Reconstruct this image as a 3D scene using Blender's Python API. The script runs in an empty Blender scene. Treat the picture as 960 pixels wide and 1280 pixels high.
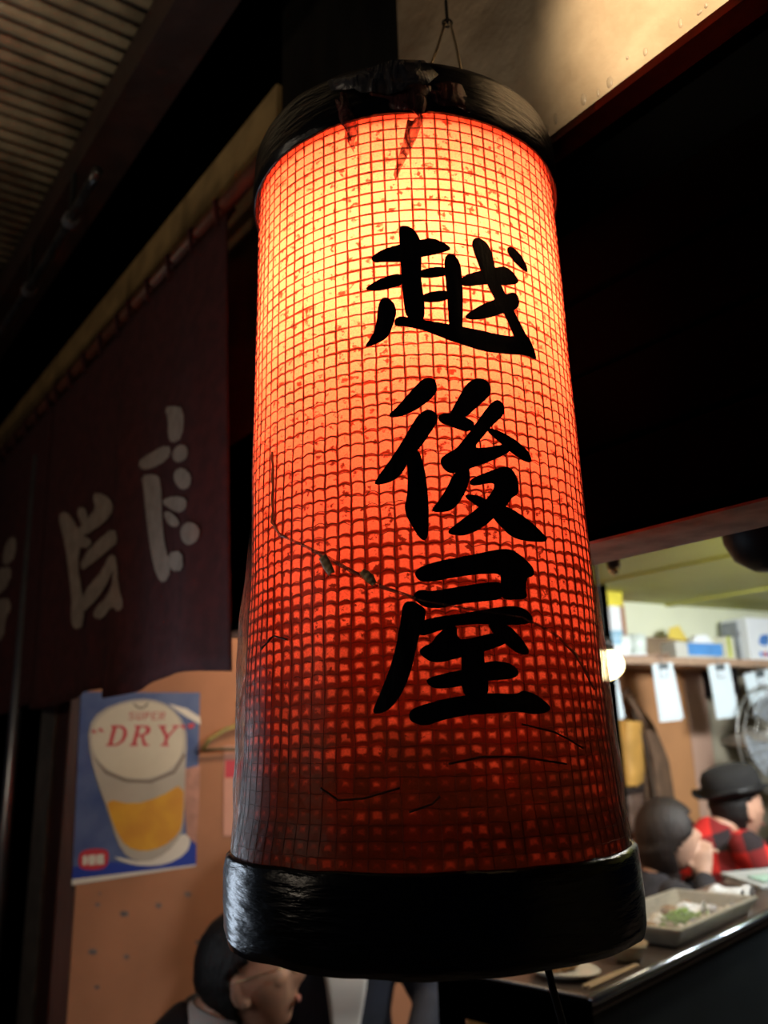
import bpy, bmesh, math, random
from mathutils import Vector, Matrix, noise as mnoise
from mathutils.geometry import tessellate_polygon

scene = bpy.context.scene
COL = scene.collection
random.seed(7)
V = Vector
PI = math.pi

# ------------------------------------------------------------------ camera
FPX = 1035.0
PITCH, ROLL = math.radians(15.5), math.radians(1.6)
CAM = V((0, 0, 1.5))
FW = V((0, math.cos(PITCH), math.sin(PITCH)))
R0, U0 = V((1, 0, 0)), V((0, -math.sin(PITCH), math.cos(PITCH)))
RI = math.cos(ROLL) * R0 - math.sin(ROLL) * U0
UP = math.sin(ROLL) * R0 + math.cos(ROLL) * U0
cam = bpy.data.cameras.new('camera')
cam.lens = FPX / 1280 * 36
cam.sensor_width = 36
cam.sensor_fit = 'AUTO'
cam.clip_start = 0.02
cam.dof.use_dof = True
cam.dof.focus_distance = 0.74
cam.dof.aperture_fstop = 4.5
cam_o = bpy.data.objects.new('camera', cam)
COL.objects.link(cam_o)
M3 = Matrix((RI, UP, -FW)).transposed()
cam_o.matrix_world = Matrix.Translation(CAM) @ M3.to_4x4()
scene.camera = cam_o

# ------------------------------------------------------------------ exposure, world, lights
vs = scene.view_settings
vs.view_transform = 'Standard'
vs.look = 'None'
vs.exposure = 0.0
vs.gamma = 1.0
vs.use_curve_mapping = False
scene.cycles.use_denoising = True
scene.cycles.max_bounces = 8
scene.cycles.transparent_max_bounces = 12
scene.cycles.sample_clamp_indirect = 3.0

w = bpy.data.worlds.new('world')
scene.world = w
w.use_nodes = True
w.node_tree.nodes['Background'].inputs[0].default_value = (0.35, 0.5, 1.0, 1)
w.node_tree.nodes['Background'].inputs[1].default_value = 0.006


def light(name, kind, loc, target, power, color, size=0.1, angle=60, blend=0.5, size_y=None):
    L = bpy.data.lights.new(name, kind)
    L.energy = power
    L.color = color
    if kind == 'AREA':
        L.size = size
        if size_y:
            L.shape = 'RECTANGLE'
            L.size_y = size_y
    else:
        L.shadow_soft_size = size
    if kind == 'SPOT':
        L.spot_size = math.radians(angle)
        L.spot_blend = blend
    o = bpy.data.objects.new(name, L)
    COL.objects.link(o)
    o.location = loc
    d = V(target) - V(loc)
    o.rotation_euler = d.to_track_quat('-Z', 'Y').to_euler()
    return o


Z = V((0, 0, 1))
FA = math.radians(37.5)
F = V((-math.sin(FA), math.cos(FA), 0))      # along the shop front, away to the left
D = V((math.cos(FA), math.sin(FA), 0))       # into the shop
P0 = V((0, 1.2, 0))


def fp(u, v, z):
    return P0 + F * u + D * v + Z * z


# the shop's own ceiling lamps, out of sight above the opening, then an added fill
light('kitchen_lamp', 'AREA', (1.75, 2.35, 2.12), (1.5, 3.6, 1.5), 68, (0.95, 0.98, 1.0), 0.5)
light('shop_lamp', 'AREA', (0.0, 2.55, 2.1), (-0.2, 2.9, 1.2), 10, (1.0, 0.74, 0.48), 0.3)
light('counter_fill', 'AREA', (0.95, 1.95, 2.12), (0.85, 2.15, 1.05), 30, (1.0, 0.95, 0.85), 0.25)  # unseen fill added to brighten the tray and the customers
# alley lamps out of view, then an added rim light and fill
light('alley_spot', 'SPOT', (-0.55, -0.75, 2.75), fp(-0.72, -0.1, 2.38), 420, (1.0, 0.86, 0.66), 0.04, 18.5, 0.7)
light('roof_spot', 'SPOT', (0.0, -0.7, 1.8), (-0.50, 0.92, 2.9), 60, (1.0, 0.85, 0.62), 0.05, 32, 1.0)
light('rim_light', 'AREA', (-0.88, 1.50, 1.30), (0.0, 0.85, 1.38), 2.4, (0.7, 0.83, 1.0), 0.22, size_y=0.6)  # unseen cool light added to rim the lantern's left film and band
light('curtain_fill', 'AREA', (-2.0, 0.3, 2.0), fp(1.1, -0.05, 2.1), 4, (1.0, 0.82, 0.62), 0.3)  # unseen warm fill added to lift the dark curtain


# ------------------------------------------------------------------ pixel helpers
def ray(px, py):
    return (FW + (px - 480) / FPX * RI - (py - 640) / FPX * UP)


def at(px, py, Y):
    d = ray(px, py)
    return CAM + d * (Y / d.y)


def atz(px, py, z):
    d = ray(px, py)
    return CAM + d * ((z - CAM.z) / d.z)


def on_plane(px, py, p0, n):
    d = ray(px, py)
    return CAM + d * ((p0 - CAM).dot(n) / d.dot(n))


def uvz(p):
    q = p - P0
    return q.dot(F), q.dot(D), p.z


def on_front(px, py, v=0.0):
    return on_plane(px, py, P0 + D * v, D)


def on_side(px, py, u=1.462):
    return on_plane(px, py, P0 + F * u, F)


QB = V((1.39, 4.05, 0))
B = V((0.878, 0.479, 0)).normalized()
N = V((0.479, -0.878, 0)).normalized()       # out of the back wall, to the viewer


def on_back(px, py, off=0.0):
    return on_plane(px, py, QB + N * off, N)


# ------------------------------------------------------------------ materials
MATS = {}


def nt(name):
    m = bpy.data.materials.new(name)
    m.use_nodes = True
    t = m.node_tree
    t.nodes.clear()
    out = t.nodes.new('ShaderNodeOutputMaterial')
    return m, t, out


def nd(t, typ, **kw):
    n = t.nodes.new(typ)
    for k, v in kw.items():
        if k.startswith('i_'):
            key = k[2:]
            key = int(key) if key.isdigit() else key
            n.inputs[key].default_value = v
        else:
            setattr(n, k, v)
    return n


def math_node(t, op, a, b=None, c=None, clamp=False):
    n = t.nodes.new('ShaderNodeMath')
    n.operation = op
    n.use_clamp = clamp
    for i, x in enumerate((a, b, c)):
        if x is None:
            continue
        if isinstance(x, (int, float)):
            n.inputs[i].default_value = x
        else:
            t.links.new(x, n.inputs[i])
    return n.outputs[0]


def mixc(t, fac, a, b, typ='MIX'):
    n = t.nodes.new('ShaderNodeMix')
    n.data_type = 'RGBA'
    n.blend_type = typ
    for s, x in ((n.inputs[0], fac), (n.inputs[6], a), (n.inputs[7], b)):
        if isinstance(x, (int, float)):
            s.default_value = x
        elif isinstance(x, tuple):
            s.default_value = (*x[:3], 1)
        else:
            t.links.new(x, s)
    return n.outputs[2]


def smooth(t, x, lo, hi, a=0.0, b=1.0):
    n = t.nodes.new('ShaderNodeMapRange')
    n.interpolation_type = 'SMOOTHSTEP'
    for i, v_ in enumerate((x, lo, hi, a, b)):
        if isinstance(v_, (int, float)):
            n.inputs[i].default_value = v_
        else:
            t.links.new(v_, n.inputs[i])
    return n.outputs[0]


def mat(name, col, rough=0.6, metal=0.0, var=0.25, scale=8.0, bump=0.0, bscale=30.0, stretch=(1, 1, 1),
        col2=None, spec=0.5, coat=0.0, emit=None, estr=0.0, detail=4.0):
    if name in MATS:
        return MATS[name]
    m, t, out = nt(name)
    b = nd(t, 'ShaderNodeBsdfPrincipled')
    b.inputs['Roughness'].default_value = rough
    b.inputs['Metallic'].default_value = metal
    b.inputs['Specular IOR Level'].default_value = spec
    b.inputs['Coat Weight'].default_value = coat
    b.inputs['Coat Roughness'].default_value = 0.15
    tc = nd(t, 'ShaderNodeTexCoord')
    mp = nd(t, 'ShaderNodeMapping')
    mp.inputs['Scale'].default_value = stretch
    t.links.new(tc.outputs['Object'], mp.inputs[0])
    no = nd(t, 'ShaderNodeTexNoise', i_Scale=scale, i_Detail=detail)
    t.links.new(mp.outputs[0], no.inputs['Vector'])
    c2 = col2 or tuple(max(0, c * (1 - var)) for c in col)
    f = smooth(t, no.outputs[0], 0.3, 0.7)
    t.links.new(mixc(t, f, c2, col), b.inputs['Base Color'])
    if bump:
        nb = nd(t, 'ShaderNodeTexNoise', i_Scale=bscale, i_Detail=5.0)
        t.links.new(mp.outputs[0], nb.inputs['Vector'])
        bp = nd(t, 'ShaderNodeBump', i_Strength=bump, i_Distance=0.01)
        t.links.new(nb.outputs[0], bp.inputs['Height'])
        t.links.new(bp.outputs[0], b.inputs['Normal'])
    if emit:
        b.inputs['Emission Color'].default_value = (*emit, 1)
        b.inputs['Emission Strength'].default_value = estr
    t.links.new(b.outputs[0], out.inputs[0])
    MATS[name] = m
    return m


def plastic_film(name, tint, alpha, rough=0.2, fade=False):
    if name in MATS:
        return MATS[name]
    m, t, out = nt(name)
    tr = nd(t, 'ShaderNodeBsdfTransparent')
    tr.inputs[0].default_value = (0.93, 0.9, 0.88, 1)
    pr = nd(t, 'ShaderNodeBsdfPrincipled')
    pr.inputs['Base Color'].default_value = (*tint, 1)
    pr.inputs['Roughness'].default_value = rough
    tc = nd(t, 'ShaderNodeTexCoord')
    mp = nd(t, 'ShaderNodeMapping')
    mp.inputs['Scale'].default_value = (1, 1, 0.35)
    t.links.new(tc.outputs['Object'], mp.inputs[0])
    n1 = nd(t, 'ShaderNodeTexNoise', i_Scale=60.0, i_Detail=6.0)
    n1.inputs['Distortion'].default_value = 1.5
    t.links.new(mp.outputs[0], n1.inputs['Vector'])
    bp = nd(t, 'ShaderNodeBump', i_Strength=0.8, i_Distance=0.006)
    t.links.new(n1.outputs[0], bp.inputs['Height'])
    t.links.new(bp.outputs[0], pr.inputs['Normal'])
    a = smooth(t, n1.outputs[0], 0.35, 0.7, alpha * 0.6, min(1, alpha * 1.5))
    if fade:                     # the film clings flat and clear towards its border
        uv = nd(t, 'ShaderNodeUVMap')
        uv.uv_map = 'UVMap'
        sp = nd(t, 'ShaderNodeSeparateXYZ')
        t.links.new(uv.outputs[0], sp.inputs[0])
        e1 = math_node(t, 'MULTIPLY', smooth(t, sp.outputs[0], 0.0, 0.45), smooth(t, math_node(t, 'SUBTRACT', 1.0, sp.outputs[0]), 0.0, 0.45))
        e2 = smooth(t, math_node(t, 'SUBTRACT', 1.0, sp.outputs[1]), 0.0, 0.35)
        a = math_node(t, 'MULTIPLY', a, math_node(t, 'MULTIPLY', e1, e2))
    mx = nd(t, 'ShaderNodeMixShader')
    t.links.new(a, mx.inputs[0])
    t.links.new(tr.outputs[0], mx.inputs[1])
    t.links.new(pr.outputs[0], mx.inputs[2])
    t.links.new(mx.outputs[0], out.inputs[0])
    MATS[name] = m
    return m


# ------------------------------------------------------------------ mesh helpers
class MB:
    def __init__(self):
        self.bm = bmesh.new()
        self.uv = None

    def face(self, vs_):
        try:
            return self.bm.faces.new(vs_)
        except ValueError:
            return None

    def obox(self, c, ax, ay, az):
        c, ax, ay, az = V(c), V(ax), V(ay), V(az)
        vv = [self.bm.verts.new(c + ax * i + ay * j + az * k) for i in (-1, 1) for j in (-1, 1) for k in (-1, 1)]
        for f in ((0, 1, 3, 2), (4, 6, 7, 5), (0, 4, 5, 1), (2, 3, 7, 6), (0, 2, 6, 4), (1, 5, 7, 3)):
            self.face([vv[i] for i in f])
        return self

    def box(self, lo, hi, X=V((1, 0, 0)), Y=V((0, 1, 0)), O=V((0, 0, 0))):
        c = [(a + b) / 2 for a, b in zip(lo, hi)]
        h = [(b - a) / 2 for a, b in zip(lo, hi)]
        return self.obox(O + X * c[0] + Y * c[1] + Z * c[2], X * h[0], Y * h[1], Z * h[2])

    def fbox(self, u0, u1, v0, v1, z0, z1):
        return self.box((u0, v0, z0), (u1, v1, z1), F, D, P0)

    def tube(self, pts, r, seg=8, cap=True, closed=False):
        pts = [V(p) for p in pts]
        n = len(pts)
        rr = r if isinstance(r, (list, tuple)) else [r] * n
        rings = []
        prev = None
        for i, p in enumerate(pts):
            if closed:
                tg = pts[(i + 1) % n] - pts[i - 1]
            else:
                tg = pts[min(i + 1, n - 1)] - pts[max(i - 1, 0)]
            tg.normalize()
            if prev is None:
                a = Z if abs(tg.z) < 0.9 else V((1, 0, 0))
                nx = tg.cross(a).normalized()
            else:
                nx = (prev - tg * prev.dot(tg)).normalized()
            prev = nx
            ny = tg.cross(nx)
            rings.append([self.bm.verts.new(p + (nx * math.cos(2 * PI * k / seg) + ny * math.sin(2 * PI * k / seg)) * rr[i])
                          for k in range(seg)])
        m = n if closed else n - 1
        for i in range(m):
            a, b = rings[i], rings[(i + 1) % n]
            for k in range(seg):
                self.face([a[k], a[(k + 1) % seg], b[(k + 1) % seg], b[k]])
        if cap and not closed:
            self.face(rings[0][::-1])
            self.face(rings[-1])
        return self

    def limb(self, pts, radii, seg=14, X=V((1, 0, 0))):
        """Closed tapering body with round ends; a radius may be (rx, ry)."""
        pts = [V(p) for p in pts]
        rad = [r if isinstance(r, tuple) else (r, r) for r in radii]
        d0 = (pts[1] - pts[0]).normalized()
        d1 = (pts[-1] - pts[-2]).normalized()
        P, R = [], []
        for a in (80, 45):
            s, c = math.sin(math.radians(a)), math.cos(math.radians(a))
            P.append(pts[0] - d0 * min(rad[0]) * s)
            R.append((rad[0][0] * c, rad[0][1] * c))
        P += pts
        R += rad
        for a in (45, 80):
            s, c = math.sin(math.radians(a)), math.cos(math.radians(a))
            P.append(pts[-1] + d1 * min(rad[-1]) * s)
            R.append((rad[-1][0] * c, rad[-1][1] * c))
        rings = []
        for i, p in enumerate(P):
            tg = (P[min(i + 1, len(P) - 1)] - P[max(i - 1, 0)]).normalized()
            x = X - tg * X.dot(tg)
            if x.length < 1e-3:
                x = V((0, 1, 0)) - tg * tg.y
            x.normalize()
            y = tg.cross(x)
            rings.append([self.bm.verts.new(p + x * math.cos(2 * PI * k / seg) * R[i][0] + y * math.sin(2 * PI * k / seg) * R[i][1])
                          for k in range(seg)])
        for a, b in zip(rings, rings[1:]):
            for k in range(seg):
                self.face([a[k], a[(k + 1) % seg], b[(k + 1) % seg], b[k]])
        self.face(rings[0][::-1])
        self.face(rings[-1])
        return self

    def lathe(self, c, prof, seg=24, M=None, closed=False):
        c = V(c)
        rings = []
        for r, z in prof:
            ring = []
            for k in range(seg):
                a = 2 * PI * k / seg
                p = V((r * math.cos(a), r * math.sin(a), z))
                if M is not None:
                    p = M @ p
                ring.append(self.bm.verts.new(c + p))
            rings.append(ring)
        pairs = list(zip(rings, rings[1:]))
        if closed:
            pairs.append((rings[-1], rings[0]))
        for a, b in pairs:
            for k in range(seg):
                self.face([a[k], a[(k + 1) % seg], b[(k + 1) % seg], b[k]])
        if not closed:
            for ring, (r, z) in ((rings[0][::-1], prof[0]), (rings[-1], prof[-1])):
                if r > 1e-5:
                    self.face(ring)
        return self

    def ell(self, c, rx, ry, rz, seg=16, rings=10, M=None, fn=None):
        c = V(c)
        rows = []
        for i in range(rings + 1):
            la = -PI / 2 + PI * i / rings
            row = []
            for k in range(seg):
                a = 2 * PI * k / seg
                p = V((rx * math.cos(la) * math.cos(a), ry * math.cos(la) * math.sin(a), rz * math.sin(la)))
                if fn:
                    p = fn(p)
                if M is not None:
                    p = M @ p
                row.append(self.bm.verts.new(c + p))
            rows.append(row)
        for a, b in zip(rows, rows[1:]):
            for k in range(seg):
                self.face([a[k], a[(k + 1) % seg], b[(k + 1) % seg], b[k]])
        return self

    def slab(self, poly, thick):
        """Polygon of 3-D points, thickened by the vector thick."""
        a = [self.bm.verts.new(V(p)) for p in poly]
        b = [self.bm.verts.new(V(p) + thick) for p in poly]
        for tri in tessellate_polygon([[V(p) for p in poly]]):
            self.face([a[i] for i in tri])
            self.face([b[i] for i in reversed(tri)])
        n = len(poly)
        for i in range(n):
            j = (i + 1) % n
            self.face([a[i], a[j], b[j], b[i]])
        return self

    def grid(self, fn, nu, nv, closed_u=False, uvfn=None):
        rows = [[self.bm.verts.new(fn(i / nu, j / nv)) for i in range(nu if closed_u else nu + 1)] for j in range(nv + 1)]
        if uvfn and self.uv is None:
            self.uv = self.bm.loops.layers.uv.new('UVMap')
        for j in range(nv):
            for i in range(nu):
                i2 = (i + 1) % nu if closed_u else i + 1
                f = self.face([rows[j][i], rows[j][i2], rows[j + 1][i2], rows[j + 1][i]])
                if f and uvfn:
                    for lp, (a, b) in zip(f.loops, ((i, j), (i + 1, j), (i + 1, j + 1), (i, j + 1))):
                        lp[self.uv].uv = uvfn(a / nu, b / nv)
        return self

    def build(self, name, m, parent=None, smooth_=False, loc=None, bevel=0.0, solid=0.0, remesh=0.0, recalc=True):
        if recalc:
            bmesh.ops.recalc_face_normals(self.bm, faces=self.bm.faces[:])
        origin = None
        if parent is None and loc is None:
            co = [v.co for v in self.bm.verts]
            origin = V((sum(c.x for c in co) / len(co), sum(c.y for c in co) / len(co), min(c.z for c in co)))
        elif parent is None:
            origin = V(loc)
        else:
            origin = parent_origin(parent)
        bmesh.ops.translate(self.bm, verts=self.bm.verts[:], vec=-origin)
        me = bpy.data.meshes.new(name)
        self.bm.to_mesh(me)
        self.bm.free()
        me.materials.append(m)
        if smooth_:
            for p in me.polygons:
                p.use_smooth = True
        o = bpy.data.objects.new(name, me)
        COL.objects.link(o)
        if parent is not None:
            o.parent = parent
        else:
            o.location = origin
        if remesh:
            md = o.modifiers.new('remesh', 'REMESH')
            md.mode = 'VOXEL'
            md.voxel_size = remesh
            md.use_smooth_shade = True
            sm = o.modifiers.new('smooth', 'SMOOTH')
            sm.iterations = 3
            sm.factor = 0.5
        if bevel:
            md = o.modifiers.new('bevel', 'BEVEL')
            md.width = bevel
            md.segments = 2
            md.limit_method = 'ANGLE'
        if solid:
            md = o.modifiers.new('solid', 'SOLIDIFY')
            md.thickness = solid
            md.offset = 0
        return o


def parent_origin(o):
    p = V((0, 0, 0))
    while o is not None:
        p += o.location
        o = o.parent
    return p


def thing(name, label, cat, loc, group=None):
    o = bpy.data.objects.new(name, None)
    o.empty_display_size = 0.05
    COL.objects.link(o)
    o.location = loc
    return tag(o, label, cat, group)


def tag(o, label, cat, group=None):
    o['label'] = label
    o['category'] = cat
    if group:
        o['group'] = group
    return o


def struct(o):
    o['kind'] = 'structure'
    return o


def lab(o, label):
    o['label'] = label
    return o


def chaikin(poly, n=2):
    for _ in range(n):
        q = []
        for i in range(len(poly)):
            a, b = poly[i], poly[(i + 1) % len(poly)]
            q.append((a[0] * .75 + b[0] * .25, a[1] * .75 + b[1] * .25))
            q.append((a[0] * .25 + b[0] * .75, a[1] * .25 + b[1] * .75))
        poly = q
    return poly


def rotz(a):
    return Matrix.Rotation(a, 3, 'Z')


# ------------------------------------------------------------------ common materials
dark_wood = mat('dark_wood', (0.014, 0.011, 0.008), 0.7, spec=0.2, var=0.6, scale=14, bump=0.25, stretch=(1, 1, 0.3))
black_paint = mat('black_paint', (0.0005, 0.0005, 0.0005), 0.9, var=0.5, scale=5, bump=0.3, bscale=14, spec=0.0)
red_wood = mat('red_brown_wood', (0.060, 0.020, 0.014), 0.5, var=0.4, scale=12, bump=0.15, stretch=(4, 4, 0.4))
steel = mat('brushed_steel', (0.62, 0.61, 0.58), 0.32, metal=0.9, var=0.2, scale=20)
alu = mat('aluminium', (0.42, 0.43, 0.45), 0.35, metal=0.8, var=0.25, scale=15)
white_paper = mat('white_paper', (0.74, 0.85, 0.90), 0.8, var=0.04)
black_metal = mat('black_metal', (0.012, 0.012, 0.013), 0.4, metal=0.3, var=0.3)

# ================================================================== LARGE STRUCTURE
# ---- floor
struct(MB().box((-6, -2.5, -0.05), (6, 8, 0)).build('floor', mat('concrete_floor', (0.13, 0.09, 0.065), 0.5, var=0.5, scale=4, bump=0.3, bscale=20)))

# ---- shop front to the right of the lantern: black boarded wall over the opening
zl = on_front(732, 667).z
u_l = 0.62
wall_front = struct(MB().fbox(-1.6, u_l, 0.03, 0.135, zl, 3.3).build('wall_front', black_paint))
zb = on_front(765, 250).z
# boards of that wall, one above the other
nb = 4
for i in range(nb):
    z0 = zl + (zb - zl) * i / nb
    z1 = zl + (zb - zl) * (i + 1) / nb - 0.006
    MB().fbox(-1.6, u_l, random.uniform(-0.002, 0.004), 0.03, z0, z1).build('board', black_paint, wall_front, bevel=0.004)
lintel_mat = mat('lintel_wood', (0.55, 0.42, 0.33), 0.55, var=0.5, scale=20, bump=0.2, stretch=(1, 1, 1))
struct(MB().fbox(-1.6, u_l, 0.036, 0.139, zl - 0.003, zl + 0.002).build('trim_1', lintel_mat))

# ---- beam above it with a painted face
va = -0.10
for _ in range(30):                          # how far the beam stands out so its two lower edges share one height
    za = on_front(690, 165, va).z
    va += (zb - za) * 0.25 * -1
    va = max(-0.3, min(-0.02, va))
beige = mat('painted_board', (0.62, 0.45, 0.27), 0.22, var=0.45, scale=7, bump=0.55, bscale=22, col2=(0.40, 0.27, 0.15), spec=0.6, coat=0.5)
zb2 = on_front(690, 165, va).z
struct(MB().fbox(-1.6, 0.30, va + 0.012, 0.03, zb2, 3.3).build('trim_2', dark_wood))
struct(MB().fbox(-1.6, -0.10, va, va + 0.012, zb2 - 0.004, 3.2).build('trim_3', beige))

glint_mat = mat('glint_gloss', (0.55, 0.40, 0.24), 0.08, var=0.3, spec=0.8, coat=1.0)  # gloss for small beads added along the beam edge to make glints
rd = random.Random(5)
beam_face = bpy.data.objects['trim_3']
for k in range(30):
    u_ = -0.88 + 0.78 * k / 30 + rd.uniform(-0.012, 0.012)
    h_ = rd.uniform(0.002, 0.009)
    MB().ell(fp(u_, va, zb2 - 0.001 + h_ + rd.uniform(0, 0.02) ** 1), rd.uniform(0.002, 0.005), 0.0016, h_, 10, 6, Matrix((F, D, Z)).transposed()).build('glint_bead', glint_mat, beam_face, smooth_=True)

# ---- left: rail board over the curtain and the panel behind it
p_rail0 = on_front(322, 143, -0.01)
p_rail1 = on_front(322, 192, -0.01)
rail_mat = mat('rail_board', (0.50, 0.32, 0.13), 0.6, var=0.4, scale=10, bump=0.2)
struct(MB().fbox(0.30, 3.6, -0.02, 0.02, p_rail1.z, p_rail0.z).build('trim_4', rail_mat))
struct(MB().fbox(0.30, 3.8, 0.0, 0.12, p_rail0.z, 3.3).build('wall_left', black_paint))
struct(MB().fbox(0.64, 3.8, 0.09, 0.13, 2.0, p_rail0.z).build('trim_11', black_paint))
struct(MB().fbox(0.30, 0.72, 0.02, 0.06, zl, p_rail1.z).build('trim_5', mat('ochre_panel', (0.20, 0.11, 0.05), 0.6, var=0.5, scale=6, bump=0.2)))

# ---- the eave: purlins and corrugated sheets
def on_z(px, py, z):
    return atz(px, py, z)

zp = 2.86
a0, a1 = uvz(on_z(210, 15, zp)), uvz(on_z(298, 5, zp))
v0, v1 = min(a0[1], a1[1]), max(a0[1], a1[1])
struct(MB().fbox(-0.6, 4.2, v0, v1, zp, zp + 0.1).build('trim_6', mat('purlin_wood', (0.035, 0.014, 0.010), 0.6, var=0.5, scale=9, bump=0.2)))
struct(MB().fbox(-1.6, 4.2, v1 + 0.02, 0.12, 3.3, 3.34).build('trim_7', black_paint))
struct(MB().fbox(-1.6, 4.2, v1, v1 + 0.02, zp + 0.02, 3.34).build('trim_8', black_paint))

roof = bpy.data.objects.new('roof', None)
COL.objects.link(roof)
roof.location = fp(0.8, v0 - 0.4, zp)
struct(roof)
sheet_mat = mat('corrugated_sheet', (0.42, 0.34, 0.23), 0.35, metal=0.25, var=0.75, scale=5, bump=0.25, bscale=40, col2=(0.10, 0.075, 0.05), detail=8)
PITCH_R = 0.06


def sheet(ua, ub, dz):
    pitch = 0.042
    n = int((ub - ua) / pitch * 10)

    def fn(s, t_):
        u = ua + (ub - ua) * s
        v = v0 + 0.07 - 1.1 * t_
        return fp(u, v, zp + 0.115 + dz - 1.1 * t_ * PITCH_R + 0.009 * math.sin(2 * PI * u / pitch))
    mb = MB()
    mb.grid(fn, n, 4)
    return mb.build('roof_sheet', sheet_mat, roof, smooth_=True, solid=0.003)


for i in range(6):
    sheet(-0.75 + i * 0.82, -0.75 + i * 0.82 + 0.88, 0.006 * (i % 2))
struct(MB().obox(fp(1.6, v0 - 0.62, zp - 0.62 * PITCH_R + 0.052), F * 2.4, D * 0.02, Z * 0.03).build('trim_9', black_paint))

# ---- gutter pipe along the eave
pts = [on_front(x_, y_, -0.30) for x_, y_ in ((112, 232), (88, 275), (62, 320), (36, 362), (8, 405), (-30, 462))]
gut = thing('conduit_pipe', 'thin dark conduit pipe with metal glints running up under the eave', 'pipe', pts[2])
MB().tube([pts[0] + (pts[0] - pts[1]) * 0.4] + pts + [pts[-1] + (pts[-1] - pts[-2]) * 4], 0.011, 10).build(
    'pipe', mat('dark_pipe', (0.10, 0.095, 0.09), 0.28, metal=0.7, var=0.6, scale=30, bump=0.4), gut, smooth_=True)
for p in (pts[1], pts[3], pts[5]):
    MB().tube([p - F * 0.012, p + F * 0.012], 0.017, 10).build('clamp', alu, gut)
    MB().tube([p, p + Z * 0.12], 0.006, 6).build('bracket', black_metal, gut)

# ---- interior shell
wall_side_mat = mat('salmon_plaster', (0.42, 0.175, 0.085), 0.75, var=0.18, scale=5, bump=0.15, bscale=12)
side_end_v = 2.75
wall_side = struct(MB().fbox(1.462, 1.54, 0.05, side_end_v, 0, 2.5).build('wall_side', wall_side_mat))
# scuffs on the plaster
scuff = mat('scuff_grey', (0.20, 0.15, 0.14), 0.9, var=0.4, scale=60)
for sx, sy, r in ((122, 1131, 4), (155, 1142, 6), (198, 1132, 5), (235, 1118, 5), (116, 1190, 6), (158, 1196, 4), (121, 1234, 4), (125, 1117, 2), (247, 1178, 4)):
    poly = []
    for k in range(12):
        a = 2 * PI * k / 12
        rr = r * (0.75 + 0.35 * random.random())
        poly.append(on_side(sx + rr * math.cos(a), sy + 0.75 * rr * math.sin(a), 1.4617))
    MB().slab(poly, F * 0.0003).build('scuff', scuff, wall_side)

zc = on_back(780, 752).z
wall_back = struct(MB().box((-1.9, -0.1, 0), (2.2, 0.0, zc + 0.2), B, N, QB).build('wall_back', mat('pale_plaster', (0.80, 0.83, 0.62), 0.75, var=0.1, scale=3)))
zs = on_back(850, 826, 0.12).z
orange = mat('orange_panel', (0.50, 0.24, 0.10), 0.6, var=0.2, scale=4)
greyb = mat('grey_beige_panel', (0.42, 0.38, 0.28), 0.6, var=0.15, scale=4)
pinkb = mat('pink_panel', (0.52, 0.33, 0.24), 0.6, var=0.15, scale=4)
b0 = (on_back(858, 900) - QB).dot(B)
b1 = (on_back(884, 900) - QB).dot(B)
MB().box((-1.9, 0, 0), (b0, 0.012, zs - 0.03), B, N, QB).build('panel', orange, wall_back)
MB().box((b0 + 0.004, 0, 0), (b1, 0.012, zs - 0.03), B, N, QB).build('panel', pinkb, wall_back)
MB().box((b1 + 0.004, 0, 0), (2.2, 0.012, zs - 0.03), B, N, QB).build('panel', greyb, wall_back)
cap = mat('olive_ceiling', (0.46, 0.45, 0.09), 0.55, var=0.15, scale=2.0)
strip = mat('grey_strip', (0.72, 0.74, 0.66), 0.6, var=0.2, scale=6)
ceiling = struct(MB().fbox(-2.6, 3.8, 0.44, 4.4, zc, zc + 0.03).build('ceiling', cap))
MB().fbox(-2.6, 3.8, 0.14, 0.43, zc - 0.012, zc + 0.03).build('panel', strip, ceiling)
for v_ in (1.2, 2.0, 2.8):
    MB().fbox(-2.6, 1.46, v_, v_ + 0.03, zc - 0.01, zc).build('batten', cap, ceiling)
struct(MB().fbox(-2.7, -2.6, 0.2, 4.5, 0, zc + 0.05).build('wall_right', greyb))

# ---- door frame at the left edge of the opening
u_j0, u_j1 = 1.4625, uvz(on_front(57, 1000, 0.0))[0]
door = bpy.data.objects.new('door_1', None)
COL.objects.link(door)
door.location = fp(1.8, 0.05, 0)
struct(door)
MB().fbox(u_j0, u_j1, 0.0, 0.05, 0, 2.5).build('jamb', red_wood, door, bevel=0.004)
ua_, ub_ = uvz(on_front(60, 1000, -0.01))[0], uvz(on_front(43, 1000, -0.01))[0]
MB().fbox(ua_, ub_, -0.01, 0.06, 0, 2.5).build('stile', mat('grey_frame', (0.17, 0.15, 0.13), 0.4, metal=0.3, var=0.3, scale=20), door, bevel=0.003)
ua_, ub_ = uvz(on_front(40, 1000, 0.02))[0], uvz(on_front(20, 1000, 0.02))[0]
MB().fbox(ua_, ub_, 0.02, 0.05, 0, 2.5).build('stile', black_paint, door)
pa = on_front(11, 1000, -0.05)
uu, vv_, _ = uvz(pa)
MB().tube([fp(uu, -0.05, 0.0), fp(uu, -0.05, 2.45)], 0.020, 14).build('rail', alu, door, smooth_=True)
MB().fbox(uu + 0.03, uu + 1.2, 0.0, 0.05, 0.0, 2.5).build('panel', black_paint, door)
MB().fbox(u_j0 + 0.01, uu + 1.2, 0.05, 0.085, 0.0, 2.5).build('panel', black_paint, door)

# ================================================================== LANTERN
LA = V((0.035, 0.85, 0))
ZB, ZT = -0.097, 0.600
PROF = [(-0.2, 0.186), (-0.1, 0.186), (-0.085, 0.1845), (-0.06, 0.180), (0.0, 0.1765), (0.06, 0.1748), (0.13, 0.174), (0.2, 0.1735),
        (0.3, 0.1725), (0.4, 0.172), (0.595, 0.1705), (0.7, 0.170)]
NC, NR = 84, 60


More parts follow.
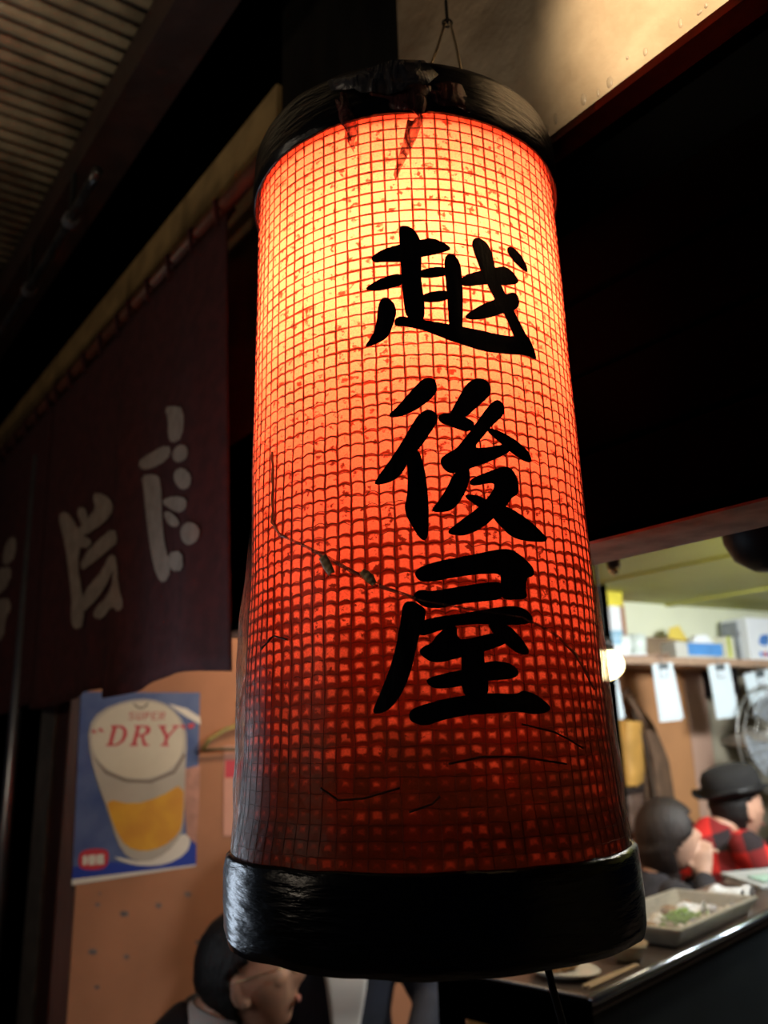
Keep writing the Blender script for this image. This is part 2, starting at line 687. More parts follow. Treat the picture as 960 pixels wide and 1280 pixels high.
def prof(z):
    for (z0, r0), (z1, r1) in zip(PROF, PROF[1:]):
        if z <= z1:
            return r0 + (r1 - r0) * (z - z0) / (z1 - z0)
    return PROF[-1][1]


def rpaper(th, z):
    r = prof(z)
    low = max(0.0, min(1.0, (0.42 - z) / 0.35))
    n = mnoise.noise(V((3.2 * math.sin(th), 3.2 * math.cos(th), 9 * z)))
    return r + (0.0006 + 0.0022 * low) * n


def lp(th, z, off=0.0):
    r = rpaper(th, z) + off
    return V((LA.x + r * math.sin(th), LA.y - r * math.cos(th), CAM.z + z))


def px_lantern(px, py):
    d = ray(px, py)
    h = V((d.x, d.y))
    R = 0.173
    for _ in range(6):
        c = V((LA.x, LA.y))
        a = h.dot(h)
        b = -2 * h.dot(c)
        k = c.dot(c) - R * R
        disc = max(0.0, b * b - 4 * a * k)
        t = (-b - math.sqrt(disc)) / (2 * a)
        z = d.z * t
        R = prof(z)
    return math.atan2(d.x * t - LA.x, LA.y - d.y * t), z


lantern = thing('paper_lantern', 'tall glowing red paper lantern with black brushed characters, wrapped in plastic', 'lantern',
                V((LA.x, LA.y, CAM.z - 0.165)))


# paper: light comes through it from the bulb inside
def paper_material():
    m, t, out = nt('lantern_paper')
    uv = nd(t, 'ShaderNodeUVMap')
    uv.uv_map = 'UVMap'
    sp = nd(t, 'ShaderNodeSeparateXYZ')
    t.links.new(uv.outputs[0], sp.inputs[0])
    u, v = sp.outputs[0], sp.outputs[1]
    nz = nd(t, 'ShaderNodeTexNoise', i_Scale=0.45, i_Detail=3.0)
    t.links.new(uv.outputs[0], nz.inputs['Vector'])
    wob = smooth(t, v, 60.0, 8.0, 0.10, 0.9)
    du = math_node(t, 'MULTIPLY', math_node(t, 'SUBTRACT', nz.outputs[0], 0.5), wob)
    u2 = math_node(t, 'ADD', u, math_node(t, 'MULTIPLY', du, 0.5))
    arc = math_node(t, 'ABSOLUTE', math_node(t, 'SINE', math_node(t, 'MULTIPLY', u2, PI)))
    amp1 = smooth(t, v, 46.0, 30.0, 0.0, 0.17)
    v2 = math_node(t, 'SUBTRACT', math_node(t, 'ADD', v, du), math_node(t, 'MULTIPLY', arc, amp1))
    eu = math_node(t, 'MULTIPLY', math_node(t, 'ABSOLUTE', math_node(t, 'SUBTRACT', math_node(t, 'FRACT', u2), 0.5)), 2.0)
    ev = math_node(t, 'MULTIPLY', math_node(t, 'ABSOLUTE', math_node(t, 'SUBTRACT', math_node(t, 'FRACT', v2), 0.5)), 2.0)
    # lines get thicker and softer down the paper where several layers of netting gather
    nw = nd(t, 'ShaderNodeTexNoise', i_Scale=0.30, i_Detail=2.0)
    t.links.new(uv.outputs[0], nw.inputs['Vector'])
    w_ = math_node(t, 'MULTIPLY', smooth(t, v, 31.0, 2.0, 0.24, 0.95), smooth(t, nw.outputs[0], 0.35, 0.65, 0.70, 1.20))
    lo = math_node(t, 'SUBTRACT', 1.0, w_)
    lu = smooth(t, eu, lo, math_node(t, 'SUBTRACT', 1.0, math_node(t, 'MULTIPLY', w_, 0.4)))
    lv = smooth(t, ev, math_node(t, 'SUBTRACT', 1.0, math_node(t, 'MULTIPLY', w_, 1.12)), math_node(t, 'SUBTRACT', 1.0, math_node(t, 'MULTIPLY', w_, 0.45)))
    line = math_node(t, 'MAXIMUM', lu, lv)
    # darker towards the foot, varied by noise and from cell to cell
    n2 = nd(t, 'ShaderNodeTexNoise', i_Scale=0.16, i_Detail=4.0)
    t.links.new(uv.outputs[0], n2.inputs['Vector'])
    n3 = nd(t, 'ShaderNodeTexNoise', i_Scale=1.3, i_Detail=5.0, i_Roughness=0.65)
    t.links.new(uv.outputs[0], n3.inputs['Vector'])
    n4 = nd(t, 'ShaderNodeTexNoise', i_Scale=7.0, i_Detail=3.0)
    t.links.new(uv.outputs[0], n4.inputs['Vector'])
    low_ramp = smooth(t, v, 19.0, 1.0, -0.05, 1.0)
    soot = math_node(t, 'ADD', low_ramp, math_node(t, 'MULTIPLY', math_node(t, 'SUBTRACT', n2.outputs[0], 0.5), smooth(t, v, 34.0, 12.0, 0.1, 1.2)))
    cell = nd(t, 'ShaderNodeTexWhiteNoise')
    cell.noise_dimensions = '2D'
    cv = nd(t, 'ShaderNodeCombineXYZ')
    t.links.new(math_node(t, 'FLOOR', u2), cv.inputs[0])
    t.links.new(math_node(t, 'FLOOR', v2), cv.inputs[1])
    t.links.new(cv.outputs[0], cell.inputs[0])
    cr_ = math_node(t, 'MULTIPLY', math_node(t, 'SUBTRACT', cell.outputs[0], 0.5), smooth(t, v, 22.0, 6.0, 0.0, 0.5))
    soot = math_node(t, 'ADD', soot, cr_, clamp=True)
    speck = smooth(t, n3.outputs[0], 0.565, 0.625)
    fine = smooth(t, n4.outputs[0], 0.35, 0.65, 0.72, 1.0)
    base = (0.92, 0.101, 0.052)
    linec = (0.13, 0.006, 0.002)
    rim = smooth(t, v, 58.3, 59.3)               # the paper is folded double at its upper hem
    c = mixc(t, math_node(t, 'MULTIPLY', rim, 0.85), base, (0.35, 0.010, 0.004))
    c = mixc(t, line, c, linec)
    c = mixc(t, math_node(t, 'MULTIPLY', speck, 0.95), c, (0.10, 0.006, 0.002))
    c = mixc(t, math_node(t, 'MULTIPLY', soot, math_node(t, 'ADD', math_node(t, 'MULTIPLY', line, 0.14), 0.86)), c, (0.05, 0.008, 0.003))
    gr = nd(t, 'ShaderNodeCombineColor')
    for i in range(3):
        t.links.new(fine, gr.inputs[i])
    c = mixc(t, 1.0, c, gr.outputs[0], 'MULTIPLY')
    tl = nd(t, 'ShaderNodeBsdfTranslucent')
    t.links.new(c, tl.inputs[0])
    df = nd(t, 'ShaderNodeBsdfDiffuse')
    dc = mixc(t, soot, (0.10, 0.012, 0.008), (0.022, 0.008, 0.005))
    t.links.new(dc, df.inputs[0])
    add = nd(t, 'ShaderNodeAddShader')
    t.links.new(tl.outputs[0], add.inputs[0])
    t.links.new(df.outputs[0], add.inputs[1])
    gl = nd(t, 'ShaderNodeBsdfGlossy')
    gl.inputs['Roughness'].default_value = 0.28
    bp = nd(t, 'ShaderNodeBump', i_Strength=0.35, i_Distance=0.004)
    t.links.new(n3.outputs[0], bp.inputs['Height'])
    t.links.new(bp.outputs[0], gl.inputs['Normal'])
    fr = nd(t, 'ShaderNodeFresnel')
    fr.inputs[0].default_value = 1.35
    mx = nd(t, 'ShaderNodeMixShader')
    t.links.new(math_node(t, 'MULTIPLY', fr.outputs[0], 0.6), mx.inputs[0])
    t.links.new(add.outputs[0], mx.inputs[1])
    t.links.new(gl.outputs[0], mx.inputs[2])
    t.links.new(mx.outputs[0], out.inputs[0])
    return m


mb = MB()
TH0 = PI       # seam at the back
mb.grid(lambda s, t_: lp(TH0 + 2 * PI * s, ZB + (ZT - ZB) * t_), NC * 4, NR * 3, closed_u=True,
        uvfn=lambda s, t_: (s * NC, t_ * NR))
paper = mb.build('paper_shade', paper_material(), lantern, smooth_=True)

# netting of thin strings around the paper
net_mat = mat('net_string', (0.085, 0.010, 0.006), 0.6, var=0.4, scale=200)
mb = MB()
for i in range(NC):
    th = TH0 + 2 * PI * i / NC
    pts = []
    for j in range(36):
        z = ZB + (ZT - ZB) * j / 35
        low = max(0, min(1, (0.35 - z) / 0.3))
        wob = (0.002 + 0.02 * low) * mnoise.noise(V((i * 3.1, z * 14, 0.3)))
        pts.append(lp(th + wob, z, 0.0003))
    mb.tube(pts, [0.00042 - 0.0002 * max(0, min(1, (0.25 - (p.z - CAM.z)) / 0.2)) for p in pts], 4, cap=False)
for j in range(1, NR):
    z = ZB + (ZT - ZB) * j / NR
    k = max(0.0, min(1.0, (0.43 - z) / 0.18)) * max(0.25, min(1.0, (z + 0.02) / 0.12))
    pts = []
    n = NC * 4
    for i in range(n):
        s = i / n
        wv = 0.0020 * k * abs(math.sin(PI * s * NC)) + 0.004 * k * mnoise.noise(V((12 * math.sin(2 * PI * s), 12 * math.cos(2 * PI * s), j * 0.7)))
        pts.append(lp(TH0 + 2 * PI * s, z + wv, 0.0003))
    mb.tube(pts, 0.00042 - 0.0002 * max(0, min(1, (0.25 - z) / 0.2)), 4, closed=True)
net = mb.build('netting', net_mat, lantern)
net['kind'] = 'stuff'

# brushed characters
ink = mat('black_ink', (0.009, 0.006, 0.008), 0.42, var=0.5, scale=60, bump=0.25, bscale=90, stretch=(1, 1, 0.3), spec=0.35)
ETSU = [
    [(235, 85), (262, 78), (300, 95), (328, 140), (333, 230), (330, 320), (345, 400), (345, 490), (300, 480), (262, 470), (252, 360), (243, 250), (240, 150)],
    [(115, 220), (160, 185), (240, 160), (330, 140), (375, 133), (420, 150), (460, 178), (440, 190), (390, 205), (330, 215), (240, 238), (170, 235), (130, 240)],
    [(92, 350), (150, 310), (250, 278), (256, 335), (200, 350), (140, 362), (105, 357)],
    [(318, 268), (440, 253), (446, 297), (322, 310)],
    [(330, 372), (450, 353), (452, 402), (335, 414)],
    [(428, 215), (455, 200), (482, 218), (500, 260), (507, 400), (505, 500), (502, 550), (458, 535), (446, 500), (440, 380), (428, 260)],
    [(148, 420), (170, 384), (207, 400), (228, 440), (218, 490), (192, 560), (140, 588), (86, 606), (122, 558), (143, 500)],
    [(225, 466), (300, 478), (420, 498), (560, 525), (700, 560), (775, 545), (800, 590), (822, 662), (775, 634), (700, 634), (600, 622), (540, 602), (450, 572), (350, 532), (270, 512), (212, 514)],
    [(497, 300), (560, 280), (640, 260), (690, 255), (732, 298), (743, 328), (700, 338), (600, 332), (500, 348)],
    [(540, 150), (565, 128), (612, 158), (632, 220), (642, 270), (682, 375), (722, 450), (762, 530), (800, 600), (738, 592), (713, 540), (678, 460), (628, 380), (588, 290), (552, 200)],
    [(686, 178), (710, 170), (747, 203), (772, 248), (780, 288), (745, 262), (703, 217)],
    [(504, 475), (560, 433), (640, 398), (700, 369), (727, 369), (745, 400), (737, 438), (690, 453), (620, 477), (550, 488)],
]
GO = [
    [(272, 70), (305, 44), (342, 53), (359, 95), (342, 132), (292, 177), (222, 218), (172, 232), (126, 224), (168, 190), (218, 130)],
    [(272, 215), (315, 191), (352, 213), (361, 240), (332, 292), (292, 352), (272, 377), (232, 422), (192, 497), (142, 533), (64, 546), (82, 510), (148, 420), (198, 340), (238, 270)],
    [(213, 400), (270, 378), (287, 430), (303, 490), (313, 580), (319, 700), (312, 793), (285, 800), (248, 747), (201, 660), (218, 600), (223, 500)],
    [(488, 75), (540, 46), (582, 63), (605, 105), (587, 142), (532, 187), (482, 237), (406, 222), (428, 185), (458, 130)],
    [(354, 225), (400, 207), (482, 227), (534, 258), (502, 303), (430, 278), (368, 258)],
    [(593, 170), (630, 146), (661, 180), (658, 222), (602, 272), (562, 322), (514, 382), (660, 355), (704, 348), (694, 388), (602, 433), (502, 468), (420, 494), (383, 472), (364, 425), (400, 398), (440, 378), (478, 330), (538, 250)],
    [(576, 292), (600, 277), (692, 322), (763, 378), (789, 427), (772, 444), (708, 408), (636, 344)],
    [(428, 490), (492, 457), (508, 500), (483, 582), (442, 643), (402, 668), (320, 668), (358, 620), (398, 560)],
    [(498, 518), (600, 477), (660, 456), (693, 467), (723, 520), (726, 583), (692, 603), (668, 643), (622, 683), (562, 743), (482, 779), (420, 774), (398, 757), (458, 709), (528, 659), (588, 599), (618, 546), (600, 532), (508, 553)],
    [(466, 590), (530, 587), (602, 627), (682, 647), (763, 697), (833, 757), (870, 804), (780, 804), (698, 788), (637, 732), (597, 682), (537, 643)],
]
YA = [
    [(246, 160), (330, 122), (500, 92), (640, 61), (693, 61), (743, 92), (805, 150), (799, 188), (768, 192), (763, 250), (773, 288), (720, 296), (647, 294), (646, 225), (650, 174), (560, 176), (450, 189), (330, 213), (268, 211)],
    [(250, 262), (290, 246), (320, 258), (450, 236), (560, 218), (663, 211), (663, 293), (560, 304), (450, 316), (380, 334), (300, 334), (246, 292)],
    [(203, 288), (303, 328), (303, 380), (273, 460), (243, 600), (213, 690), (173, 763), (117, 819), (57, 822), (77, 770), (127, 650), (167, 520), (187, 400)],
    [(256, 398), (380, 369), (480, 358), (600, 336), (700, 321), (763, 337), (797, 380), (784, 406), (700, 414), (580, 406), (500, 409), (440, 414), (350, 444), (268, 469)],
    [(366, 440), (448, 406), (444, 472), (480, 481), (600, 451), (684, 436), (684, 494), (560, 539), (450, 564), (360, 589), (308, 574), (267, 535), (298, 507), (328, 498)],
    [(576, 398), (672, 407), (723, 457), (772, 523), (769, 553), (718, 544), (667, 504), (607, 453)],
    [(466, 498), (564, 486), (564, 580), (584, 650), (584, 753), (467, 753), (464, 600)],
    [(300, 660), (380, 637), (470, 618), (556, 608), (557, 588), (620, 576), (692, 592), (730, 635), (692, 664), (570, 669), (470, 694), (360, 709), (317, 693)],
    [(225, 832), (237, 797), (330, 767), (470, 736), (600, 726), (718, 731), (740, 710), (803, 732), (864, 783), (869, 808), (800, 829), (728, 809), (600, 819), (470, 829), (370, 854), (300, 880), (236, 859)],
]


def brushed(polys, ox, oy, sc, name, label):
    mb = MB()
    for q, poly in enumerate(polys):
        pp = chaikin(poly, 2)
        sz = [px_lantern(ox + a / sc, oy + b / sc) for a, b in pp]
        bm2 = bmesh.new()
        vs_ = [bm2.verts.new((th, z, 0)) for th, z in sz]
        for tri in tessellate_polygon([[V((th, z, 0)) for th, z in sz]]):
            try:
                bm2.faces.new([vs_[i] for i in tri])
            except ValueError:
                pass
        for _ in range(4):
            ed = [e for e in bm2.edges if (e.verts[0].co - e.verts[1].co).length > 0.10 or
                  abs(e.verts[0].co.x - e.verts[1].co.x) > 0.06]
            if not ed:
                break
            bmesh.ops.subdivide_edges(bm2, edges=ed, cuts=1)
            bmesh.ops.triangulate(bm2, faces=bm2.faces[:])
        idx = {}
        off = 0.0017 + 0.00012 * q
        for v_ in bm2.verts:
            idx[v_] = mb.bm.verts.new(lp(v_.co.x, v_.co.y, off))
        new = []
        for f_ in bm2.faces:
            nf = mb.face([idx[v_] for v_ in f_.verts])
            if nf:
                new.append(nf)
        bm2.free()
    o = mb.build(name, ink, lantern, solid=0.0006)
    return lab(o, label)


S1, S2 = 960 / 280, 960 / 260
brushed(ETSU, 430, 260, S1, 'painted_character', 'black brushed character 越, the top one of three')
brushed(GO, 450, 460, S2, 'painted_character', 'black brushed character 後, the middle one of three')
brushed(YA, 450, 670, S2, 'painted_character', 'black brushed character 屋, the lowest of three')

# black plastic ring at the top, with lid, and the band at the foot
glossy_black = mat('glossy_black_film', (0.004, 0.004, 0.005), 0.28, var=0.4, scale=40, bump=0.3, bscale=28, stretch=(1, 1, 4), spec=0.45)
band_mat = mat('wrapped_black_band', (0.004, 0.004, 0.006), 0.24, var=0.5, scale=20, bump=0.28, bscale=16, stretch=(1.5, 1.5, 9), spec=0.4)
LC = V((LA.x, LA.y, CAM.z))


def ringlathe(prof_, wob=0.0, seg=96):
    mb = MB()
    rows = []
    for r, z in prof_:
        row = []
        for k in range(seg):
            a = 2 * PI * k / seg
            rr = r + wob * mnoise.noise(V((4 * math.cos(a), 4 * math.sin(a), z * 40)))
            zz = z + wob * 0.8 * mnoise.noise(V((5 * math.cos(a), 5 * math.sin(a), 7 + z * 10)))
            row.append(mb.bm.verts.new(LC + V((rr * math.sin(a), -rr * math.cos(a), zz))))
        rows.append(row)
    for a, b in zip(rows, rows[1:] + rows[:1]):
        for k in range(seg):
            mb.face([a[k], a[(k + 1) % seg], b[(k + 1) % seg], b[k]])
    return mb


ringlathe([(0.1745, 0.590), (0.1770, 0.592), (0.1785, 0.605), (0.1775, 0.625), (0.1765, 0.645), (0.174, 0.652), (0.168, 0.652), (0.167, 0.64), (0.168, 0.61), (0.1745, 0.5905)], 0.0012).build(
    'top_ring', glossy_black, lantern, smooth_=True)
ringlathe([(0.168, 0.628), (0.168, 0.634), (0.03, 0.634), (0.03, 0.628)]).build('lid', black_paint, lantern)
ringlathe([(0.1885, -0.094), (0.1915, -0.097), (0.193, -0.110), (0.1922, -0.135), (0.1925, -0.158), (0.190, -0.166), (0.178, -0.166), (0.176, -0.16), (0.180, -0.12), (0.183, -0.095)], 0.0025).build(
    'bottom_band', band_mat, lantern, smooth_=True)

# bulb on its holder
bulb_z = 0.455
bulb_mat, t_, o_ = nt('lantern_bulb')
em = nd(t_, 'ShaderNodeEmission')
em.inputs[0].default_value = (1.0, 0.70, 0.40, 1)
em.inputs[1].default_value = 345
t_.links.new(em.outputs[0], o_.inputs[0])
BC = LC + V((0.0, -0.032, 0))
MB().ell(BC + Z * bulb_z, 0.030, 0.030, 0.045, 20, 12).build('bulb', bulb_mat, lantern, smooth_=True)
MB().tube([BC + Z * (bulb_z + 0.045), BC + Z * (bulb_z + 0.10)], 0.016, 12).build('bulb_socket', black_metal, lantern)
MB().tube([BC + Z * (bulb_z + 0.10), LC + Z * 0.64], 0.004, 8).build('socket_stem', black_metal, lantern)

# bail of bent wire, up to an iron bracket
wire_mat = mat('bail_wire', (0.30, 0.22, 0.12), 0.4, metal=0.5, var=0.3, scale=40)
apex = at(559, 29, 0.85)
MB().tube([at(534, 92, 0.80), at(546, 62, 0.83), apex + V((-0.003, 0, 0)), apex + V((0.004, 0, -0.001)), at(571, 62, 0.82), at(580, 108, 0.79)], 0.0016, 8).build('bail', wire_mat, lantern, smooth_=True)
MB().tube([at(580, 108, 0.795), at(583, 125, 0.775), at(584, 140, 0.775)], 0.003, 8).build('bail_hook', glossy_black, lantern, smooth_=True)
br = thing('hanging_cord', 'thin black cord the red lantern hangs from', 'cord', apex)
MB().tube([apex + Z * 0.001, V((apex.x, apex.y, 3.31))], 0.0022, 8).build('cord', black_metal, br)
MB().tube([apex + V((0, 0, 0.008 - 0.0)) + V((0.006 * math.cos(a * PI / 6), 0, 0.006 * math.sin(a * PI / 6) - 0.008)) for a in range(12)], 0.0014, 6, closed=True).build('knot', black_metal, br)


# loose plastic film at the two sides of the lower half
def film_patch(th_a, th_b, z_a, z_b, bulge, seed, name='plastic_film'):
    mb = MB()

    def fn(s, t_):
        th = th_a + (th_b - th_a) * s
        z = z_a + (z_b - z_a) * t_
        e = min(1, 4 * s * (1 - s)) * min(1, 5 * t_) * min(1.0, 3.0 * (1 - t_))
        n = mnoise.noise(V((th * 6 + seed, z * 22, seed))) * 0.5 + mnoise.noise(V((th * 18 + seed, z * 9, seed + 3))) * 0.35
        return lp(th, z, 0.0022 + bulge * e * (1 + 0.5 * n))
    mb.grid(fn, 40, 60, uvfn=lambda s, t_: (s, t_))
    return mb.build(name, plastic_film('loose_film', (0.60, 0.50, 0.38), 0.75, 0.22, fade=True), lantern, smooth_=True)


film_patch(math.radians(-130), math.radians(-50), -0.093, 0.22, 0.0075, 1.0)
film_patch(math.radians(46), math.radians(130), -0.093, 0.17, 0.005, 5.0)

# creased tape running across the paper
tape = plastic_film('creased_tape', (0.50, 0.26, 0.18), 0.55, 0.18)
gold = mat('gold_tape', (1.0, 0.72, 0.36), 0.3, var=0.4, scale=80, bump=0.5)


def ribbon(pix, widths, off, m, name):
    th = [px_lantern(*p) for p in pix]
    pts, ww = [], []
    for i in range(len(th) - 1):
        for k in range(6):
            f = k / 6
            pts.append((th[i][0] * (1 - f) + th[i + 1][0] * f, th[i][1] * (1 - f) + th[i + 1][1] * f))
            ww.append(widths[i] * (1 - f) + widths[i + 1] * f)
    pts.append(th[-1])
    ww.append(widths[-1])
    mb = MB()
    rows = []
    for i, (a, z) in enumerate(pts):
        j0, j1 = max(i - 1, 0), min(i + 1, len(pts) - 1)
        dx, dz = (pts[j1][0] - pts[j0][0]) * 0.174, pts[j1][1] - pts[j0][1]
        ln = math.hypot(dx, dz) or 1
        nx, nz_ = -dz / ln, dx / ln
        row = []
        for s in (-1, -0.3, 0.3, 1):
            w2 = ww[i] * s * 0.5
            row.append(mb.bm.verts.new(lp(a + nx * w2 / 0.174, z + nz_ * w2, off + 0.0018 * (1 - abs(s)) * (1 + 0.6 * math.sin(i * 1.7)))))
        rows.append(row)
    for a, b in zip(rows, rows[1:]):
        for k in range(3):
            mb.face([a[k], a[k + 1], b[k + 1], b[k]])
    return mb.build(name, m, lantern, smooth_=True, solid=0.0004)


ribbon([(345, 566), (346, 610), (346, 650), (352, 668), (378, 680), (410, 697), (440, 714), (480, 735), (530, 752), (600, 765), (650, 772), (690, 792), (716, 818), (740, 862)],
       [0.001, 0.0015, 0.002, 0.003, 0.002, 0.0035, 0.003, 0.003, 0.0016, 0.0012, 0.0015, 0.0025, 0.003, 0.002], 0.0028, tape, 'film_seam')
ribbon([(407, 697), (413, 708), (419, 719)], [0.008, 0.0085, 0.006], 0.0045, gold, 'tape_scrap')
ribbon([(455, 715), (464, 724), (470, 732)], [0.006, 0.0085, 0.004], 0.0045, gold, 'tape_scrap')
ribbon([(346, 566), (346.5, 608), (346.5, 655), (356, 668)], [0.0012, 0.002, 0.002, 0.001], 0.0046, gold, 'tape_scrap')
hair = mat('dark_fibre', (0.015, 0.008, 0.006), 0.6)
for pl in ([(404, 985), (425, 1000), (455, 998), (500, 985)], [(560, 955), (600, 946), (650, 946), (705, 955)], [(512, 1015), (540, 1005), (550, 995)],
           [(650, 905), (690, 915), (725, 935)], [(330, 812), (345, 795), (362, 800)]):
    ribbon(pl, [0.0012] * len(pl), 0.0022, hair, 'fibre')

# torn film at the top
red_film = plastic_film('torn_film', (0.16, 0.05, 0.05), 0.75, 0.2)


def shred(pix, w_, off, m, name='film_shred'):
    mb = MB()
    rows = []
    for i, (px, py, wd) in enumerate(pix):
        th, z = px_lantern(px, py)
        row = []
        for s in (-1, -0.4, 0.4, 1):
            rr = 0.0030 + off + 0.003 * math.sin(3 * s + i * 1.3)
            row.append(mb.bm.verts.new(lp(th + s * wd * w_ / 0.174, z + 0.002 * math.sin(i + 2 * s), rr)))
        rows.append(row)
    for a, b in zip(rows, rows[1:]):
        for k in range(3):
            mb.face([a[k], a[k + 1], b[k + 1], b[k]])
    return mb.build(name, m, lantern, smooth_=True, solid=0.0004)


shred([(430, 128, 1.2), (434, 145, 1.6), (440, 160, 1.7), (446, 175, 1.2), (444, 188, 0.7), (447, 196, 0.3)], 0.0045, 0.007, red_film)
shred([(500, 118, 5), (507, 132, 4), (514, 144, 2.5), (520, 150, 0.8)], 0.006, 0.006, red_film)
shred([(545, 112, 4), (556, 130, 4), (566, 142, 2), (580, 146, 0.6)], 0.006, 0.006, red_film)
shred([(470, 92, 8), (480, 102, 9), (490, 112, 6), (478, 126, 3)], 0.006, 0.008, plastic_film('clear_shred', (0.10, 0.10, 0.11), 0.8, 0.15))
shred([(520, 150, 2.2), (512, 175, 1.6), (502, 200, 0.9), (494, 226, 0.3)], 0.004, 0.0005, plastic_film('red_fold', (0.30, 0.04, 0.03), 0.55, 0.2))

# cord from the foot of the lantern
c0 = at(684, 1207, 0.74)
MB().tube([V((c0.x - 0.02, c0.y + 0.02, CAM.z - 0.15)), c0, at(692, 1240, 0.75), at(704, 1282, 0.76), at(730, 1380, 0.80)], 0.0032, 8).build(
    'power_cord', black_metal, lantern, smooth_=True)

# ================================================================== NOREN CURTAIN
cloth = mat('dark_red_cloth', (0.075, 0.016, 0.016), 0.9, var=0.35, scale=30, bump=0.1, bscale=120)
printm = mat('cream_print', (0.40, 0.31, 0.25), 0.9, var=0.25, scale=30)
zr = on_front(300, 235, -0.05).z
rod = thing('curtain_rod', 'long red-brown wooden rod carrying the dark red curtain', 'rod', fp(1.8, -0.05, zr))
MB().tube([fp(0.22, -0.05, zr), fp(3.4, -0.05, zr)], 0.017, 12).build('pole', mat('rod_wood', (0.20, 0.07, 0.04), 0.4, var=0.4, scale=12), rod, smooth_=True)
for uu_ in (0.34, 1.7, 3.2):
    MB().tube([fp(uu_, -0.05, zr), fp(uu_, -0.005, zr + 0.03)], 0.007, 8).build('bracket', black_metal, rod)

znb = on_front(300, 838, -0.05).z
nor = thing('noren_curtain', 'dark red cloth shop curtain with large cream brushed characters', 'curtain', fp(1.7, -0.05, znb))
edges = [0.43, 1.02, 1.66, 2.30, 2.95]


def cloth_v(u, z):
    k = (zr - z) / (zr - znb)
    return -0.05 - 0.012 - 0.010 * k * math.sin(u * 13.0 + 0.5) - 0.005 * k * math.sin(u * 31 + 2.0 + 2 * k)


panels = []
for i in range(4):
    ua, ub = edges[i] - 0.008, edges[i + 1] + 0.008

    def fn(s, t_, ua=ua, ub=ub, i=i):
        z = zr - 0.045 - (zr - 0.045 - znb - 0.012 * math.sin(5 * s + i)) * t_
        um = (ua + ub) / 2
        u = um + (ub - um) * (2 * s - 1) * (0.975 + 0.05 * t_) + (-0.035 * t_ if i == 0 else 0.0)
        return fp(u, cloth_v(u, z) + 0.003 * (i % 2), z)
    mb = MB()
    mb.grid(fn, 36, 30)
    p = mb.build('curtain_panel', cloth, nor, smooth_=True, solid=0.002)
    panels.append(p)
    for k in range(5):
        u = ua + (ub - ua) * (0.08 + 0.21 * k)
        mb = MB()
        mb.tube([fp(u, cloth_v(u, zr) - 0.0, zr - 0.06), fp(u, -0.073, zr), fp(u, -0.05, zr + 0.021), fp(u, -0.027, zr), fp(u, cloth_v(u, zr) + 0.004, zr - 0.06)], 0.006, 6)
        mb.build('loop', cloth, p)

SC = 946 / 340
CH1 = [[(577, 195), (600, 187), (645, 195), (640, 300), (600, 320), (588, 290), (590, 240)], [(482, 385), (520, 355), (590, 320), (602, 355), (560, 395), (500, 414)],
       [(605, 345), (630, 320), (657, 330), (657, 370), (625, 387), (605, 375)], [(610, 415), (640, 400), (672, 430), (667, 470), (635, 482), (610, 450)],
       [(497, 430), (540, 425), (565, 440), (570, 600), (580, 680), (604, 760), (575, 808), (550, 780), (530, 700), (515, 580), (505, 480)],
       [(560, 520), (610, 500), (657, 510), (652, 550), (620, 562)], [(572, 556), (600, 556), (632, 590), (622, 612), (590, 602)],
       [(635, 610), (665, 588), (702, 610), (697, 655), (660, 677), (635, 650)], [(588, 700), (640, 690), (645, 762), (598, 762)]]
CH2 = [[(205, 565), (235, 553), (270, 600), (287, 660), (272, 740), (292, 850), (297, 950), (265, 968), (250, 940), (253, 850), (238, 720), (223, 640)],
       [(268, 545), (300, 538), (312, 590), (290, 612)], [(325, 500), (345, 488), (390, 510), (400, 550), (370, 592), (300, 642), (268, 622), (308, 580), (338, 545)],
       [(285, 725), (340, 660), (400, 608), (417, 660), (380, 692), (330, 732), (288, 764)],
       [(272, 885), (310, 820), (360, 760), (390, 698), (408, 720), (387, 790), (342, 862), (288, 914)],
       [(393, 700), (412, 720), (417, 820), (437, 880), (417, 907), (395, 882), (360, 932), (328, 922), (338, 888), (380, 850), (400, 790)],
       [(230, 610), (300, 640), (330, 660), (300, 690), (240, 650)]]
CH3 = [[(25, 655), (60, 638), (57, 710), (30, 742), (8, 735)], [(-60, 790), (30, 738), (47, 770), (20, 832), (-60, 870)], [(-40, 880), (30, 848), (44, 890), (22, 930), (17, 1000), (-30, 1015)],
       [(-70, 700), (-30, 690), (-30, 990), (-70, 1000)]]


def cloth_hit(px, py):
    v = -0.06
    for _ in range(12):
        q = uvz(on_front(px, py, v))
        v += 0.6 * (cloth_v(q[0], q[2]) - v)
    return uvz(on_front(px, py, v))


for p, ch in zip(panels, (CH1, CH2, CH3)):
    mb = MB()
    for q, poly in enumerate(ch):
        pp = chaikin(poly, 1)
        base = [cloth_hit(a / SC, 440 + b / SC) for a, b in pp]
        bm2 = bmesh.new()
        vs_ = [bm2.verts.new((u, z, 0)) for u, _, z in base]
        for tri in tessellate_polygon([[V((u, z, 0)) for u, _, z in base]]):
            try:
                bm2.faces.new([vs_[i] for i in tri])
            except ValueError:
                pass
        for _ in range(3):
            ed = [e for e in bm2.edges if abs(e.verts[0].co.x - e.verts[1].co.x) > 0.03]
            if not ed:
                break
            bmesh.ops.subdivide_edges(bm2, edges=ed, cuts=1)
            bmesh.ops.triangulate(bm2, faces=bm2.faces[:])
        idx = {v_: mb.bm.verts.new(fp(v_.co.x, cloth_v(v_.co.x, v_.co.y) - 0.0028 - 0.0002 * q, v_.co.y)) for v_ in bm2.verts}
        for f_ in bm2.faces:
            mb.face([idx[v_] for v_ in f_.verts])
        bm2.free()
    mb.build('printed_character', printm, p, solid=0.0005)
